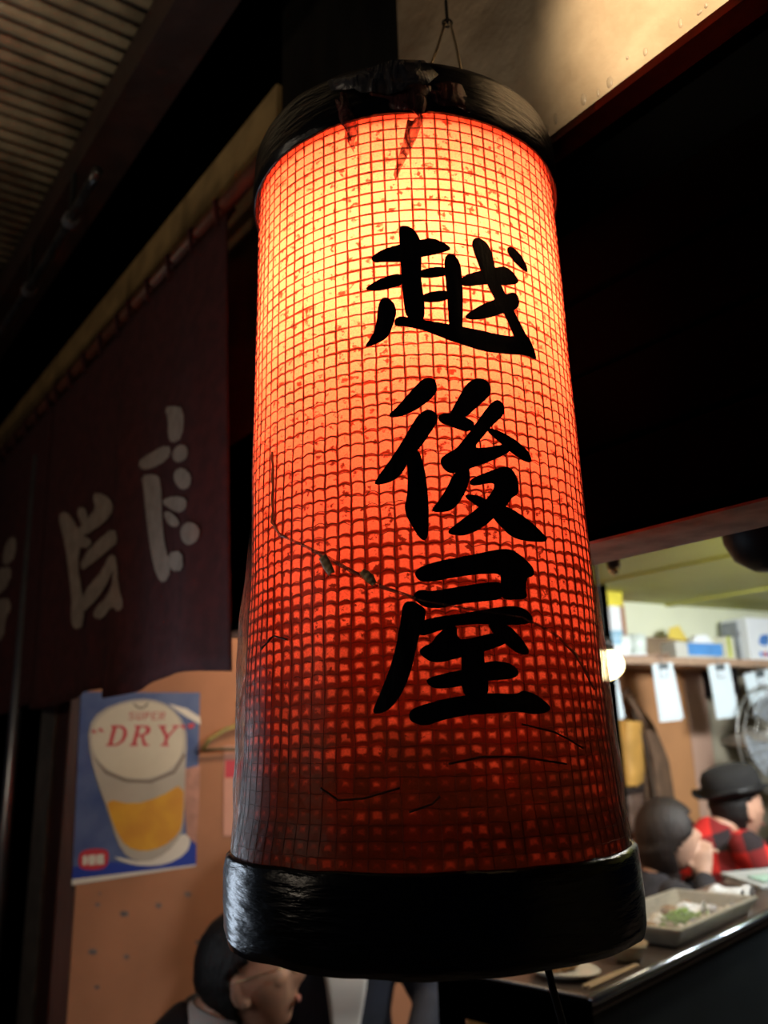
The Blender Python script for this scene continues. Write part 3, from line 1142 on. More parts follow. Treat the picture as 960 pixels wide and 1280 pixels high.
# ================================================================== POSTER AND WALL THINGS
def side(px, py, off=0.0):
    return on_side(px, py, 1.4615 - off)


P4 = lambda a, b: (a / 2.4, 840 + b / 2.4)


def printed(polys, m, name, parent, off, sm=0, label=None):
    mb = MB()
    for poly in polys:
        pp = chaikin(poly, sm) if sm else poly
        mb.slab([side(*P4(a, b), off) for a, b in pp], F * 0.0002)
    o = mb.build(name, m, parent)
    if label:
        lab(o, label)
    return o


pc = side(170, 1095)
poster = thing('beer_poster', 'blue poster with a tall glass of beer and red letters DRY on the wall', 'poster', pc)
blue = mat('poster_blue', (0.04, 0.07, 0.22), 0.45, var=0.45, scale=9, col2=(0.09, 0.13, 0.29))
deep_blue = mat('poster_deep_blue', (0.02, 0.05, 0.36), 0.4, var=0.15, scale=9)
foam = mat('poster_foam', (0.66, 0.58, 0.46), 0.5, var=0.1, scale=10)
glassw = mat('poster_glass_grey', (0.48, 0.42, 0.36), 0.5, var=0.15, scale=10)
beerc = mat('poster_beer', (0.72, 0.36, 0.02), 0.5, var=0.4, scale=12, col2=(0.60, 0.25, 0.02))
pred = mat('poster_red', (0.55, 0.03, 0.05), 0.5, var=0.1)
ppink = mat('poster_pink', (0.60, 0.28, 0.20), 0.5, var=0.4, scale=20)
pwhite = mat('poster_white', (0.75, 0.68, 0.60), 0.5, var=0.1)
pdark = mat('poster_dark_line', (0.20, 0.15, 0.12), 0.5, var=0.1)
printed([[(243, 60), (600, 62), (588, 582), (216, 640)]], blue, 'sheet', poster, 0.0006)
printed([[(219, 585), (340, 570), (420, 583), (520, 560), (589, 500), (588, 578), (216, 626)]], deep_blue, 'printed_band', poster, 0.0010)
printed([[(216, 622), (588, 578), (588, 582), (216, 640)]], pwhite, 'printed_edge', poster, 0.0012)
printed([[(330, 550), (440, 575), (545, 480), (575, 500), (560, 545), (500, 578), (430, 583), (375, 572)]], pwhite, 'printed_coaster', poster, 0.0014, 1)
printed([[(556, 290), (600, 280), (597, 400), (588, 515), (560, 490), (552, 380)]], ppink, 'printed_can', poster, 0.0013)
printed([[(264, 165), (300, 115), (380, 85), (450, 80), (510, 100), (552, 150), (562, 200), (556, 300), (552, 440), (545, 490), (500, 545), (440, 572), (385, 560), (350, 510), (325, 420), (295, 340), (270, 250)]], glassw, 'printed_glass', poster, 0.0018, 1)
printed([[(318, 380), (400, 398), (480, 375), (552, 330), (550, 440), (538, 485), (490, 525), (430, 540), (378, 525), (350, 480), (330, 430)]], beerc, 'printed_beer', poster, 0.0022, 1)
printed([[(273, 195), (290, 140), (350, 100), (440, 86), (510, 105), (548, 160), (552, 230), (520, 290), (450, 322), (370, 318), (310, 285), (282, 245)]], foam, 'printed_foam', poster, 0.0022, 2)
printed([[(276, 250), (320, 297), (380, 322), (450, 325), (520, 296), (553, 240), (556, 252), (524, 304), (452, 333), (378, 330), (316, 305)]], pdark, 'printed_rim', poster, 0.0024)
printed([[(505, 95), (560, 110), (600, 135), (602, 158), (560, 135), (530, 115)]], pwhite, 'printed_gleam', poster, 0.0016)
printed([[(398, 95), (410, 108), (425, 112), (440, 104), (447, 92), (441, 92), (434, 101), (424, 106), (413, 102), (404, 94)]], pdark, 'printed_line', poster, 0.0026)


def lettering(glyphs, ox, oy, wd, ht, sh, m, name, label, gap=0.22):
    """Letters given as unit-box polygons, sheared like an italic."""
    x = ox
    for q, g in enumerate(glyphs):
        printed([[(x + (a + sh * b) * wd, oy - b * ht) for a, b in poly] for poly in g], m, name, poster, 0.0028, 0, label[q])
        x += wd * (1 + gap)


GD = [[(0, 0), (.42, 0), (.42, .08), (.3, .1), (.3, .9), (.42, .92), (.42, 1), (0, 1), (0, .92), (.1, .9), (.1, .1), (0, .08)],
      [(.3, .9), (.5, .88), (.68, .75), (.74, .5), (.68, .25), (.5, .1), (.3, .08), (.3, 0), (.6, .02), (.85, .2), (.95, .5), (.85, .8), (.6, .98), (.3, 1)]]
GR = [[(0, 0), (.42, 0), (.42, .08), (.3, .1), (.3, .9), (.42, .92), (.42, 1), (0, 1), (0, .92), (.1, .9), (.1, .1), (0, .08)],
      [(.3, .92), (.55, .9), (.66, .75), (.55, .58), (.3, .55), (.3, .47), (.6, .48), (.85, .62), (.87, .82), (.7, .98), (.3, 1)],
      [(.42, .5), (.58, .5), (.82, .1), (1, .08), (1, 0), (.7, 0)]]
GY = [[(.38, 0), (.8, 0), (.8, .08), (.68, .1), (.68, .45), (.5, .45), (.5, .1), (.38, .08)],
      [(.0, .92), (.1, .9), (.5, .4), (.68, .45), (.32, .9), (.42, .92), (.42, 1), (0, 1)], [(.58, .47), (.68, .4), (1.0, .9), (1.08, .92), (1.08, 1), (.72, 1), (.72, .92), (.86, .9)]]
lettering([GD, GR, GY], 318, 222, 58, 62, 0.28, pred, 'printed_letter', ['red slanted letter ' + c for c in 'DRY'])
GS = [[(.0, .1), (.3, 0), (.7, 0), (1, .2), (1, .42), (.2, .72), (.3, .86), (.7, .86), (.9, .78), (1, .92), (.7, 1), (.2, 1), (0, .8), (0, .62), (.75, .34), (.7, .15), (.3, .15), (.05, .24)]]
GU = [[(0, 1), (.25, 1), (.25, .25), (.5, .14), (.75, .25), (.75, 1), (1, 1), (1, .2), (.7, 0), (.3, 0), (0, .2)]]
GP = [[(0, 0), (.25, 0), (.25, 1), (0, 1)], [(.25, 1), (.8, 1), (1, .8), (.9, .5), (.6, .4), (.25, .4), (.25, .54), (.6, .55), (.72, .7), (.6, .86), (.25, .86)]]
GE = [[(0, 0), (1, 0), (1, .15), (.25, .15), (.25, .43), (.8, .43), (.8, .57), (.25, .57), (.25, .85), (1, .85), (1, 1), (0, 1)]]
GR2 = GP + [[(.45, .42), (.65, .42), (1, 0), (.75, 0)]]
lettering([GS, GU, GP, GE, GR2], 385, 144, 17, 24, 0.2, mat('poster_pale_red', (0.50, 0.12, 0.10), 0.5, var=0.1), 'printed_small_letter', ['small pale red letter ' + c for c in 'SUPER'], 0.35)
for q_ in ([(272, 178), (284, 172), (290, 186), (280, 182)], [(292, 172), (304, 168), (312, 182), (300, 178)], [(540, 160), (552, 158), (556, 172), (546, 168)], [(562, 158), (584, 152), (582, 166), (568, 170)]):
    printed([q_], pred, 'printed_mark', poster, 0.0028)
printed([[(240, 540), (270, 530), (318, 530), (328, 545), (322, 585), (290, 595), (242, 592), (234, 570)]], pred, 'printed_badge', poster, 0.0014, 1)
printed([[(248, 552), (262, 550), (262, 578), (248, 580)], [(266, 550), (286, 548), (286, 578), (266, 580)], [(290, 548), (312, 546), (312, 576), (290, 578)],
         [(256, 560), (306, 558), (306, 565), (256, 567)]], pwhite, 'printed_badge_letters', poster, 0.0018)

# hanger and strip by the lantern
hg = thing('clothes_hanger', 'green and yellow coat hanger hung on the salmon wall beside the poster', 'hanger', side(275, 935, 0.02))
gm = mat('hanger_green', (0.16, 0.20, 0.07), 0.5, var=0.5, scale=40, col2=(0.40, 0.30, 0.08))
MB().tube([side(253, 938, 0.02), side(262, 924, 0.02), side(282, 912, 0.02), side(303, 905, 0.02), side(340, 918, 0.02), side(356, 936, 0.02)], 0.006, 8).build('shoulder', gm, hg, smooth_=True)
MB().tube([side(253, 938, 0.02), side(280, 936, 0.02), side(320, 936, 0.02), side(356, 936, 0.02)], 0.005, 8).build('bar', mat('hanger_dark', (0.10, 0.08, 0.04), 0.5), hg, smooth_=True)
MB().tube([side(303, 905, 0.02), side(304, 893, 0.02), side(310, 882, 0.012), side(303, 876, 0.004)], 0.0025, 6).build('hook', black_metal, hg, smooth_=True)
MB().tube([side(303, 876, 0.001), side(303, 876, 0.02)], 0.004, 6).build('wall_peg', black_metal, hg)
st = thing('paper_strip', 'narrow pale pink paper strip with a red block on the salmon wall', 'paper', side(292, 1020))
MB().slab([side(280, 932, 0.001), side(345, 932, 0.001), side(345, 1045, 0.001), side(279, 1045, 0.001)], -F * 0.0006).build('sheet', mat('strip_pink', (0.62, 0.30, 0.22), 0.7, var=0.1), st)
MB().slab([side(282, 950, 0.0018), side(340, 950, 0.0018), side(340, 972, 0.0018), side(281, 972, 0.0018)], -F * 0.0003).build('printed_block', pred, st)

# ================================================================== SHELF ON THE BACK WALL
C5 = lambda a, b: (720 + a / 4, 600 + b / 4)


def bk(px, py, off=0.0):
    return on_back(px, py, off)


def bcoord(p):
    q = p - QB
    return q.dot(B), q.dot(N), p.z


SD = 0.24
zsh = bk(870, 822, SD).z
sh = thing('wall_shelf', 'long wooden wall shelf crowded with boxes above the hanging slips', 'shelf', QB + Z * (zsh - 0.03))
wood_l = mat('shelf_wood', (0.50, 0.33, 0.22), 0.55, var=0.3, scale=12, stretch=(1, 8, 8))
bs0 = -1.15
MB().box((bs0, 0.0, zsh - 0.035), (1.9, SD, zsh), B, N, QB).build('shelf_board', wood_l, sh, bevel=0.003)
for b_ in (-0.6, 0.15, 0.62, 1.4):
    MB().box((b_, 0.012, zsh - 0.16), (b_ + 0.02, 0.2, zsh - 0.036), B, N, QB).build('shelf_bracket', black_metal, sh)


def bpos(px, off):
    """Shelf-top point under a pixel column."""
    p = bk(px, 820, off)
    return bcoord(p)[0]


def shelf_box(name, label, px0, px1, py_top, off0, off1, m, cat='box', skew=0.0, lid=None):
    b_0, b_1 = bpos(px0, off1), bpos(px1, off1)
    zt = bk((px0 + px1) / 2, py_top, off1).z
    X2 = (B * math.cos(skew) + N * math.sin(skew))
    Y2 = (N * math.cos(skew) - B * math.sin(skew))
    c = QB + B * (b_0 + b_1) / 2 + N * (off0 + off1) / 2
    t = thing(name, label, cat, c + Z * zsh)
    hw, hd = abs(b_1 - b_0) / 2, (off1 - off0) / 2
    MB().box((-hw, -hd, zsh + 0.0005), (hw, hd, zt), X2, Y2, c).build('carton', m, t, bevel=0.003)
    return t, c, X2, Y2, hw, hd, zt


brown_card = mat('brown_card', (0.25, 0.17, 0.10), 0.7, var=0.25, scale=10)
yellow_card = mat('yellow_card', (0.75, 0.58, 0.10), 0.6, var=0.12)
blue_card = mat('blue_card', (0.10, 0.32, 0.72), 0.5, var=0.2)
cream_card = mat('cream_card', (0.80, 0.80, 0.62), 0.6, var=0.1)
white_card = mat('white_card', (0.86, 0.90, 0.92), 0.6, var=0.06)
grey_card = mat('grey_card', (0.30, 0.33, 0.36), 0.6, var=0.3, scale=20)
white_glaze = mat('white_glaze', (0.85, 0.90, 0.86), 0.2, var=0.05, spec=0.6)
print_blue = mat('print_blue', (0.10, 0.28, 0.70), 0.5, var=0.1)

t, c, X2, Y2, hw, hd, zt = shelf_box('cardboard_box', 'brown cardboard box with one yellow flap up behind the blue packet', 806, 856, 797, 0.03, 0.12, brown_card)
MB().slab([c + X2 * (hw - 0.10) + Y2 * hd + Z * zt, c + X2 * (hw + 0.04) + Y2 * hd + Z * (zt - 0.02), c + X2 * (hw - 0.02) + Y2 * (hd) + Z * (zt + 0.06), c + X2 * (hw - 0.08) + Y2 * hd + Z * (zt + 0.045)], Y2 * 0.004).build('flap', yellow_card, t)
t, c, X2, Y2, hw, hd, zt = shelf_box('tissue_packet', 'flat blue and pale packet lying on the shelf beside the yellow carton', 846, 904, 803, 0.12, 0.21, mat('pale_packet', (0.62, 0.62, 0.55), 0.5, var=0.15), 'packet')
MB().box((-hw * 0.5, hd, zsh + 0.014), (hw, hd + 0.002, zt - 0.004), X2, Y2, c).build('printed_panel', blue_card, t)
MB().slab([c - X2 * hw * 0.2 + Z * zt, c + X2 * hw * 0.8 + Z * zt, c + X2 * hw * 0.5 + Z * (zt + 0.04), c + X2 * hw * 0.05 + Z * (zt + 0.035)], N * 0.03).build('tissue', white_card, t)
t, c, X2, Y2, hw, hd, zt = shelf_box('small_carton', 'small upright carton, white and yellow, at the end of the blue packet', 908, 921, 796, 0.13, 0.2, cream_card, skew=-0.25)
MB().box((-hw, hd, zsh + 0.01), (-hw * 0.2, hd + 0.002, zt), X2, Y2, c).build('printed_panel', mat('lime_card', (0.62, 0.70, 0.05), 0.5), t)
t, c, X2, Y2, hw, hd, zt = shelf_box('speaker_box', 'dark grey speaker box standing beside the tall white carton', 926, 939, 777, 0.04, 0.14, grey_card, 'speaker')
MB().lathe(c + Y2 * hd + Z * (zt - 0.06), [(0.02, 0), (0.028, 0.004), (0.03, 0.0)], 16, Matrix((X2, Z, Y2)).transposed()).build('speaker_cone', black_metal, t)
t, c, X2, Y2, hw, hd, zt = shelf_box('white_carton', 'tall white carton with round blue print at the end of the shelf', 939, 978, 773, 0.04, 0.19, white_card)
for dx, dz, r in ((-0.005, 0.10, 0.034), (0.015, 0.115, 0.02), (-0.03, 0.09, 0.016)):
    MB().slab([c + X2 * (dx + r * math.cos(a * PI / 8)) + Y2 * (hd + 0.0005) + Z * (zsh + dz + r * 0.8 * math.sin(a * PI / 8)) for a in range(16)], Y2 * 0.001).build('printed_dot', print_blue, t)
for k in range(3):
    MB().slab([c + X2 * (-0.05 + 0.03 * k) + Y2 * (hd + 0.0005) + Z * (zsh + 0.045), c + X2 * (-0.03 + 0.03 * k) + Y2 * (hd + 0.0005) + Z * (zsh + 0.04), c + X2 * (-0.025 + 0.03 * k) + Y2 * (hd + 0.0005) + Z * (zsh + 0.02), c + X2 * (-0.052 + 0.03 * k) + Y2 * (hd + 0.0005) + Z * (zsh + 0.025)], Y2 * 0.001).build('printed_mark', pred if k == 1 else print_blue, t)


def cup(name, label, px, py_top, r, off, m, flare=1.0):
    b_ = bpos(px, off)
    c = QB + B * b_ + N * off + Z * zsh
    h = bk(px, py_top, off).z - zsh
    o = MB().lathe(c, [(r * 0.6, 0), (r * 0.75, 0.004), (r * 0.95, h * 0.5), (r * flare, h), (r * flare - 0.004, h), (r * 0.88, h * 0.5), (r * 0.5, 0.008), (0.001, 0.008)], 24).build(name, m, smooth_=True, loc=c)
    return tag(o, label, 'cup')


cup('tea_cup', 'white tea cup standing on the shelf, nearest the lantern', 778, 796, 0.045, 0.17, white_glaze)
cup('tea_cup', 'pale mug beside the brown cardboard box on the shelf', 797, 794, 0.045, 0.17, mat('pale_mug', (0.72, 0.80, 0.74), 0.3, var=0.1))
# papers lying in front of the cups
for k, (px, dx, m, lb) in enumerate(((776, 0.0, white_card, 'loose white paper sheet lying at the shelf edge under the cups'), (806, 0.02, mat('kraft_paper', (0.42, 0.27, 0.18), 0.7), 'folded brown paper lying in front of the pale mug'))):
    b_ = bpos(px, 0.2)
    c = QB + B * b_ + N * 0.19 + Z * (zsh + 0.004)
    a = 0.3 + 0.4 * k
    X2, Y2 = B * math.cos(a) + N * math.sin(a), N * math.cos(a) - B * math.sin(a)
    o = MB().obox(c, X2 * 0.11 + Z * 0.002, Y2 * 0.045, Z * 0.003).build('loose_paper', m)
    tag(o, lb, 'paper')
# upright stack by the post
tin_b = bpos(766, 0.15)
c = QB + B * tin_b + N * 0.15
tz = bk(768, 760, 0.15).z
t = thing('white_tin', 'white tin with pale blue label under the yellow box by the post', 'tin', c + Z * zsh)
MB().lathe(c, [(0.05, zsh + 0.0005), (0.052, zsh + 0.005), (0.052, tz - 0.005), (0.05, tz)], 20).build('can', white_card, t, smooth_=True)
MB().lathe(c, [(0.0525, zsh + 0.05), (0.0535, zsh + 0.052), (0.0535, zsh + 0.11), (0.0525, zsh + 0.112)], 20).build('printed_band', mat('pale_blue', (0.35, 0.62, 0.80), 0.4), t, smooth_=True)
tz2 = bk(768, 737, 0.15).z
t = thing('yellow_box', 'yellow box with a teal lid on top of the white tin', 'box', c + Z * tz)
MB().box((-0.055, -0.04, tz + 0.001), (0.055, 0.04, tz2 - 0.012), B, N, c).build('carton', mat('bright_yellow', (0.78, 0.66, 0.06), 0.5), t, bevel=0.003)
MB().box((-0.057, -0.042, tz2 - 0.012), (0.057, 0.042, tz2), B, N, c).build('lid', mat('teal', (0.25, 0.50, 0.50), 0.5), t, bevel=0.002)
pb = bpos(750, 0.3)
o = MB().box((pb - 0.05, 0.27, 0), (pb + 0.045, 0.33, zc), B, N, QB).build('trim_10', black_paint, bevel=0.004)
struct(o)

# order slips hung from the shelf edge
slip_labels = ['hanging paper slip under the glowing globe lamp, half behind the lantern', 'hanging white paper slip below the pale mug, second from the lantern',
               'hanging white paper slip below the yellow carton, third from the lantern', 'wide hanging paper slip beside the fan, last in the row']
quads = [[(95, 985), (205, 985), (235, 1195), (122, 1215)], [(380, 925), (480, 915), (530, 1200), (420, 1210)], [(660, 930), (765, 920), (808, 1185), (705, 1195)], [(838, 975), (985, 945), (1035, 1150), (893, 1190)]]
for i, (q, lb) in enumerate(zip(quads, slip_labels)):
    pts = [bk(*C5(a, b), SD + 0.012) for a, b in q]
    top = (pts[0] + pts[1]) / 2
    t = thing('paper_slip', lb, 'slip', (pts[2] + pts[3]) / 2, 'paper slips hung from the shelf')
    MB().slab(pts, -N * 0.0025).build('sheet', white_paper, t)
    MB().slab([p + N * 0.001 + (top - p) * 0.03 + Z * 0.004 for p in pts[:2]] + [pts[2] * 0.96 + pts[1] * 0.04 + N * 0.001 + B * 0.01, pts[3] * 0.96 + pts[0] * 0.04 + N * 0.001 + B * 0.01], N * 0.0015).build('sheet', white_paper, t)
    e = (pts[1] - pts[0]).normalized()
    c = top + N * 0.005 - Z * 0.01
    MB().obox(c, e * 0.028, N * 0.006, Z * 0.012).build('bulldog_clip', mat('clip_grey', (0.20, 0.24, 0.26), 0.4, metal=0.6), t, bevel=0.003)
    MB().tube([c - e * 0.02 - Z * 0.01, c - e * 0.022 - Z * 0.045, c + e * 0.022 - Z * 0.045, c + e * 0.02 - Z * 0.01], 0.003, 6).build('clip_lever', alu, t)
    MB().tube([c + Z * 0.012, c + Z * 0.045 - N * 0.008, c + Z * 0.045 - N * 0.03], 0.002, 6).build('hook', alu, t)

# globe lamp
gl_c = at(757, 831, 2.35)
gl = thing('globe_lamp', 'round glowing white globe lamp hanging beside the red lantern', 'lamp', gl_c - Z * 0.05)
MB().ell(gl_c, 0.050, 0.050, 0.042, 24, 14).build('globe', mat('glowing_glass', (0.9, 0.85, 0.6), 0.4, emit=(1.0, 0.83, 0.42), estr=7.0), gl, smooth_=True)
MB().lathe(gl_c + Z * 0.036, [(0.026, 0), (0.026, 0.03), (0.012, 0.04)], 16).build('cap', black_metal, gl, smooth_=True)
MB().tube([gl_c + Z * 0.07, V((gl_c.x, gl_c.y, zc))], 0.004, 8).build('cord', black_metal, gl)

# bare lamp holder under the ceiling
hc = at(768, 716, 1.9)
lh = thing('lamp_holder', 'small brown lamp holder with a brass tip under the olive ceiling', 'lamp holder', V((hc.x, hc.y, zc - 0.08)))
MB().tube([V((hc.x, hc.y, zc + 0.0)), V((hc.x, hc.y, hc.z + 0.012))], [0.020, 0.015], 12).build('holder', mat('bakelite', (0.06, 0.025, 0.015), 0.4), lh, smooth_=True)
MB().ell(V((hc.x, hc.y, hc.z + 0.008)), 0.012, 0.012, 0.014, 12, 8).build('tip', mat('brass', (0.8, 0.55, 0.25), 0.25, metal=1.0), lh, smooth_=True)

# black bowl shade, cut off by the picture's edge
bc = at(962, 668, 1.25)
bs = thing('bowl_shade_lamp', 'black bowl-shaped lamp shade hanging under the lintel at the picture edge', 'lamp', bc - Z * 0.07)
MB().lathe(bc, [(0.001, -0.058), (0.03, -0.054), (0.056, -0.036), (0.068, -0.008), (0.07, 0.02), (0.055, 0.05), (0.03, 0.075), (0.012, 0.09), (0.001, 0.091)], 28).build('shade', mat('black_enamel', (0.008, 0.008, 0.008), 0.5, spec=0.2), bs, smooth_=True)
MB().tube([bc + Z * 0.09, V((bc.x, bc.y, zc - 0.01))], 0.005, 8).build('cord', black_metal, bs)

# coats and bag under the shelf
def drape(name, label, cat, poly_l, poly_r, off, m, seed, thick=0.02, parts=None):
    """Hanging cloth between two pixel edges, with folds."""
    n = len(poly_l)

    def lerp(pl, f):
        x = f * (n - 1)
        i = min(int(x), n - 2)
        return tuple(pl[i][k] * (1 - (x - i)) + pl[i + 1][k] * (x - i) for k in (0, 1))

    def fn(s, t_):
        a, b = lerp(poly_l, t_), lerp(poly_r, t_)
        x, y = a[0] * (1 - s) + b[0] * s, a[1] * (1 - s) + b[1] * s
        fold = 0.018 * math.sin(s * 9 + seed + t_) + 0.012 * mnoise.noise(V((s * 3, t_ * 4, seed)))
        return bk(x, y, off + 0.05 * math.sin(PI * s) + fold)
    mb = MB()
    mb.grid(fn, 20, 24)
    base = bk((poly_l[-1][0] + poly_r[-1][0]) / 2, poly_l[-1][1], off)
    t = thing(name, label, cat, base)
    mb.build('cloth', m, t, smooth_=True, solid=thick)
    return t


amber = mat('amber_cloth', (0.62, 0.33, 0.07), 0.7, var=0.3, scale=8)
t = drape('tote_bag', 'amber tote bag hanging under the shelf beside the lantern', 'bag', [(752, 900), (750, 930), (756, 965), (764, 984)], [(800, 902), (803, 930), (804, 960), (801, 982)], 0.14, amber, 0.5)
MB().tube([bk(765, 902, 0.13), bk(775, 872, 0.10), bk(785, 862, 0.06), bk(792, 872, 0.10), bk(796, 902, 0.13)], 0.008, 8).build('strap', mat('strap_brown', (0.12, 0.06, 0.03), 0.7), t, smooth_=True)
MB().tube([bk(785, 862, 0.013), bk(785, 861, 0.07)], 0.006, 8).build('peg', black_metal, t)
t = drape('brown_coat', 'long brown coat hanging under the shelf behind the amber bag', 'coat', [(781, 872), (792, 905), (800, 950), (806, 1010), (810, 1050)], [(786, 870), (815, 905), (834, 950), (842, 1000), (842, 1050)], 0.085, mat('coat_brown', (0.16, 0.09, 0.05), 0.85, var=0.4, scale=10), 2.0, 0.015)
MB().tube([bk(783, 866, 0.013), bk(783, 866, 0.075)], 0.006, 8).build('peg', black_metal, t)
MB().tube([bk(790, 885, 0.14), bk(806, 930, 0.155), bk(816, 985, 0.155), bk(820, 1040, 0.15)], 0.010, 8).build('collar', mat('coat_dark', (0.06, 0.035, 0.02), 0.85), t, smooth_=True)
t = drape('dark_bag', 'small dark brown bag hanging below the amber tote', 'bag', [(758, 985), (758, 1000), (760, 1020), (764, 1040)], [(802, 984), (803, 1000), (802, 1020), (800, 1040)], 0.10, mat('bag_dark', (0.17, 0.10, 0.07), 0.7, var=0.4), 1.3)
MB().tube([bk(760, 985, 0.15), bk(780, 988, 0.17), bk(801, 984, 0.15)], 0.02, 8).build('flap_edge', mat('bag_black', (0.04, 0.025, 0.02), 0.6), t, smooth_=True)

# wall fan
fc = bk(968, 925, 0.30)
fr_ = bk(922, 925, 0.30)
FR = (fr_ - fc).length
fan = thing('wall_fan', 'round wire-caged wall fan at the picture edge below the last slip', 'fan', fc)
FM = Matrix((B, Z, N)).transposed()
wire = mat('fan_wire', (0.45, 0.45, 0.42), 0.35, metal=0.6)
for r, dz in ((1.0, 0.0), (0.98, 0.035), (0.75, 0.05), (0.5, 0.058), (0.28, 0.06)):
    MB().tube([fc + FM @ V((FR * r * math.cos(a * PI / 18), FR * r * math.sin(a * PI / 18), dz)) for a in range(36)], 0.0045 if r == 1.0 else 0.002, 6, closed=True).build('guard_ring', wire, fan, smooth_=True)
for k in range(24):
    a = 2 * PI * k / 24
    MB().tube([fc + FM @ V((FR * r * math.cos(a), FR * r * math.sin(a), dz)) for r, dz in ((0.12, 0.06), (0.5, 0.058), (0.98, 0.035), (1.0, 0.0))], 0.0016, 5).build('guard_wire', wire, fan)
MB().lathe(fc, [(0.001, 0.062), (0.045, 0.058), (0.05, 0.03), (0.05, -0.14), (0.03, -0.18), (0.02, -0.29)], 20, FM).build('motor', mat('fan_body', (0.5, 0.5, 0.46), 0.5), fan, smooth_=True)
for k in range(4):
    a0 = k * PI / 2 + 0.4
    mb = MB()
    mb.grid(lambda s, t_: fc + FM @ V(((0.05 + (FR * 0.82 - 0.05) * t_) * math.cos(a0 + (s - 0.5) * (0.5 + 0.6 * t_)), (0.05 + (FR * 0.82 - 0.05) * t_) * math.sin(a0 + (s - 0.5) * (0.5 + 0.6 * t_)), 0.02 + 0.03 * (s - 0.5))), 6, 6)
    mb.build('blade', mat('fan_blade', (0.30, 0.33, 0.36), 0.3, var=0.1), fan, smooth_=True, solid=0.003)

# ================================================================== COUNTER
ZK = 1.05
E1 = atz(738, 1246, ZK)
E2 = atz(962, 1137, ZK)
KE = (E2 - E1)
KE.z = 0
KE.normalize()
KL = V((-KE.y, KE.x, 0))
KO = V((E1.x, E1.y, 0))
WK = 0.27
LK = 2.0
counter = thing('bar_counter', 'narrow dark bar counter with bright metal edge holding the food tray', 'counter', KO + KE * LK / 2 + KL * WK / 2)
ktop = mat('counter_top', (0.075, 0.050, 0.036), 0.30, var=0.5, scale=6, bump=0.1, stretch=(1, 1, 1))
kdark = mat('counter_front', (0.010, 0.014, 0.016), 0.5, var=0.4, scale=3, spec=0.25)
MB().box((0, 0.006, ZK - 0.035), (LK, WK, ZK), KE, KL, KO).build('top', ktop, counter, bevel=0.003)
MB().box((0.02, 0.02, 0.0), (LK, 0.05, ZK - 0.037), KE, KL, KO).build('front_panel', kdark, counter)
MB().tube([KO + KE * 0.0 + Z * (ZK - 0.008), KO + KE * LK + Z * (ZK - 0.008)], 0.008, 10).build('metal_edge', mat('edge_steel', (0.55, 0.65, 0.75), 0.22, metal=1.0, var=0.1), counter, smooth_=True)
MB().box((-0.03, -0.004, ZK - 0.075), (0.0, WK + 0.06, ZK - 0.004), KE, KL, KO).build('end_apron', black_paint, counter, bevel=0.004)
for l_ in (0.0, WK + 0.02):
    MB().box((-0.03, l_, 0), (0.012, l_ + 0.04, ZK - 0.05), KE, KL, KO).build('leg', black_paint, counter, bevel=0.004)


def kp(e, l, z=ZK):
    return KO + KE * e + KL * l + Z * z


def kpix(px, py, z=ZK):
    p = atz(px, py, z)
    q = p - KO
    return q.dot(KE), q.dot(KL)


# food tray
te, tl = kpix(862, 1188)
TW, TD, TH = 0.36, 0.20, 0.042
te -= 0.005
tl = max(tl, 0.012)
te1, tl1 = kpix(934, 1142)
TW = max(0.22, te1 - te)
tray = thing('food_tray', 'rectangular steel tray of film-covered food on the counter', 'tray', kp(te + TW / 2, tl + TD / 2))
mb = MB()
ring = []
for (o_, z_) in ((0.012, 0.001), (0.0, TH), (-0.012, TH), (-0.012, TH - 0.006), (0.004, TH - 0.008), (0.0155, 0.004)):
    ring.append([mb.bm.verts.new(kp(te + a, tl + b, ZK + z_)) for a, b in ((o_, o_), (TW - o_, o_), (TW - o_, TD - o_), (o_, TD - o_))])
outer, inner = [ring[0], ring[3], ring[2]], None
prof_ = [ring[0], ring[3], ring[2], ring[1]]
inn = [[mb.bm.verts.new(kp(te + a, tl + b, ZK + z_)) for a, b in ((o_, o_), (TW - o_, o_), (TW - o_, TD - o_), (o_, TD - o_))] for o_, z_ in ((0.002, TH - 0.002), (0.015, 0.004))]
for a, b in zip(prof_ + [inn[0]], (prof_ + inn)[1:]):
    for k in range(4):
        mb.face([a[k], a[(k + 1) % 4], b[(k + 1) % 4], b[k]])
mb.face(ring[0][::-1])
mb.face(inn[1])
for v_ in ring[4] + ring[5]:
    mb.bm.verts.remove(v_)
mb.build('pan', mat('tray_steel', (0.66, 0.62, 0.50), 0.28, metal=0.55, var=0.2, scale=20), tray, bevel=0.003)


def pebble(name, label, cat, e, l, z, rx, ry, rz, m, seed, group, tw=0.0):
    c = kp(e, l, z)
    M = rotz(tw)
    o = MB().ell(c, rx, ry, rz, 12, 8, M, fn=lambda p: p * (1 + 0.25 * mnoise.noise(p * 60 + V((seed, 0, 0))))).build(name, m, smooth_=True, loc=c)
    return tag(o, label, cat, group)


green = mat('leaf_green', (0.30, 0.55, 0.08), 0.6, var=0.4, scale=40)
shell = mat('shell_white', (0.78, 0.72, 0.60), 0.3, var=0.25, scale=40)
meat = mat('meat_brown', (0.36, 0.20, 0.08), 0.35, var=0.5, scale=30)
greyf = mat('fish_grey', (0.45, 0.44, 0.46), 0.3, var=0.4, scale=30)
rnd = random.Random(3)
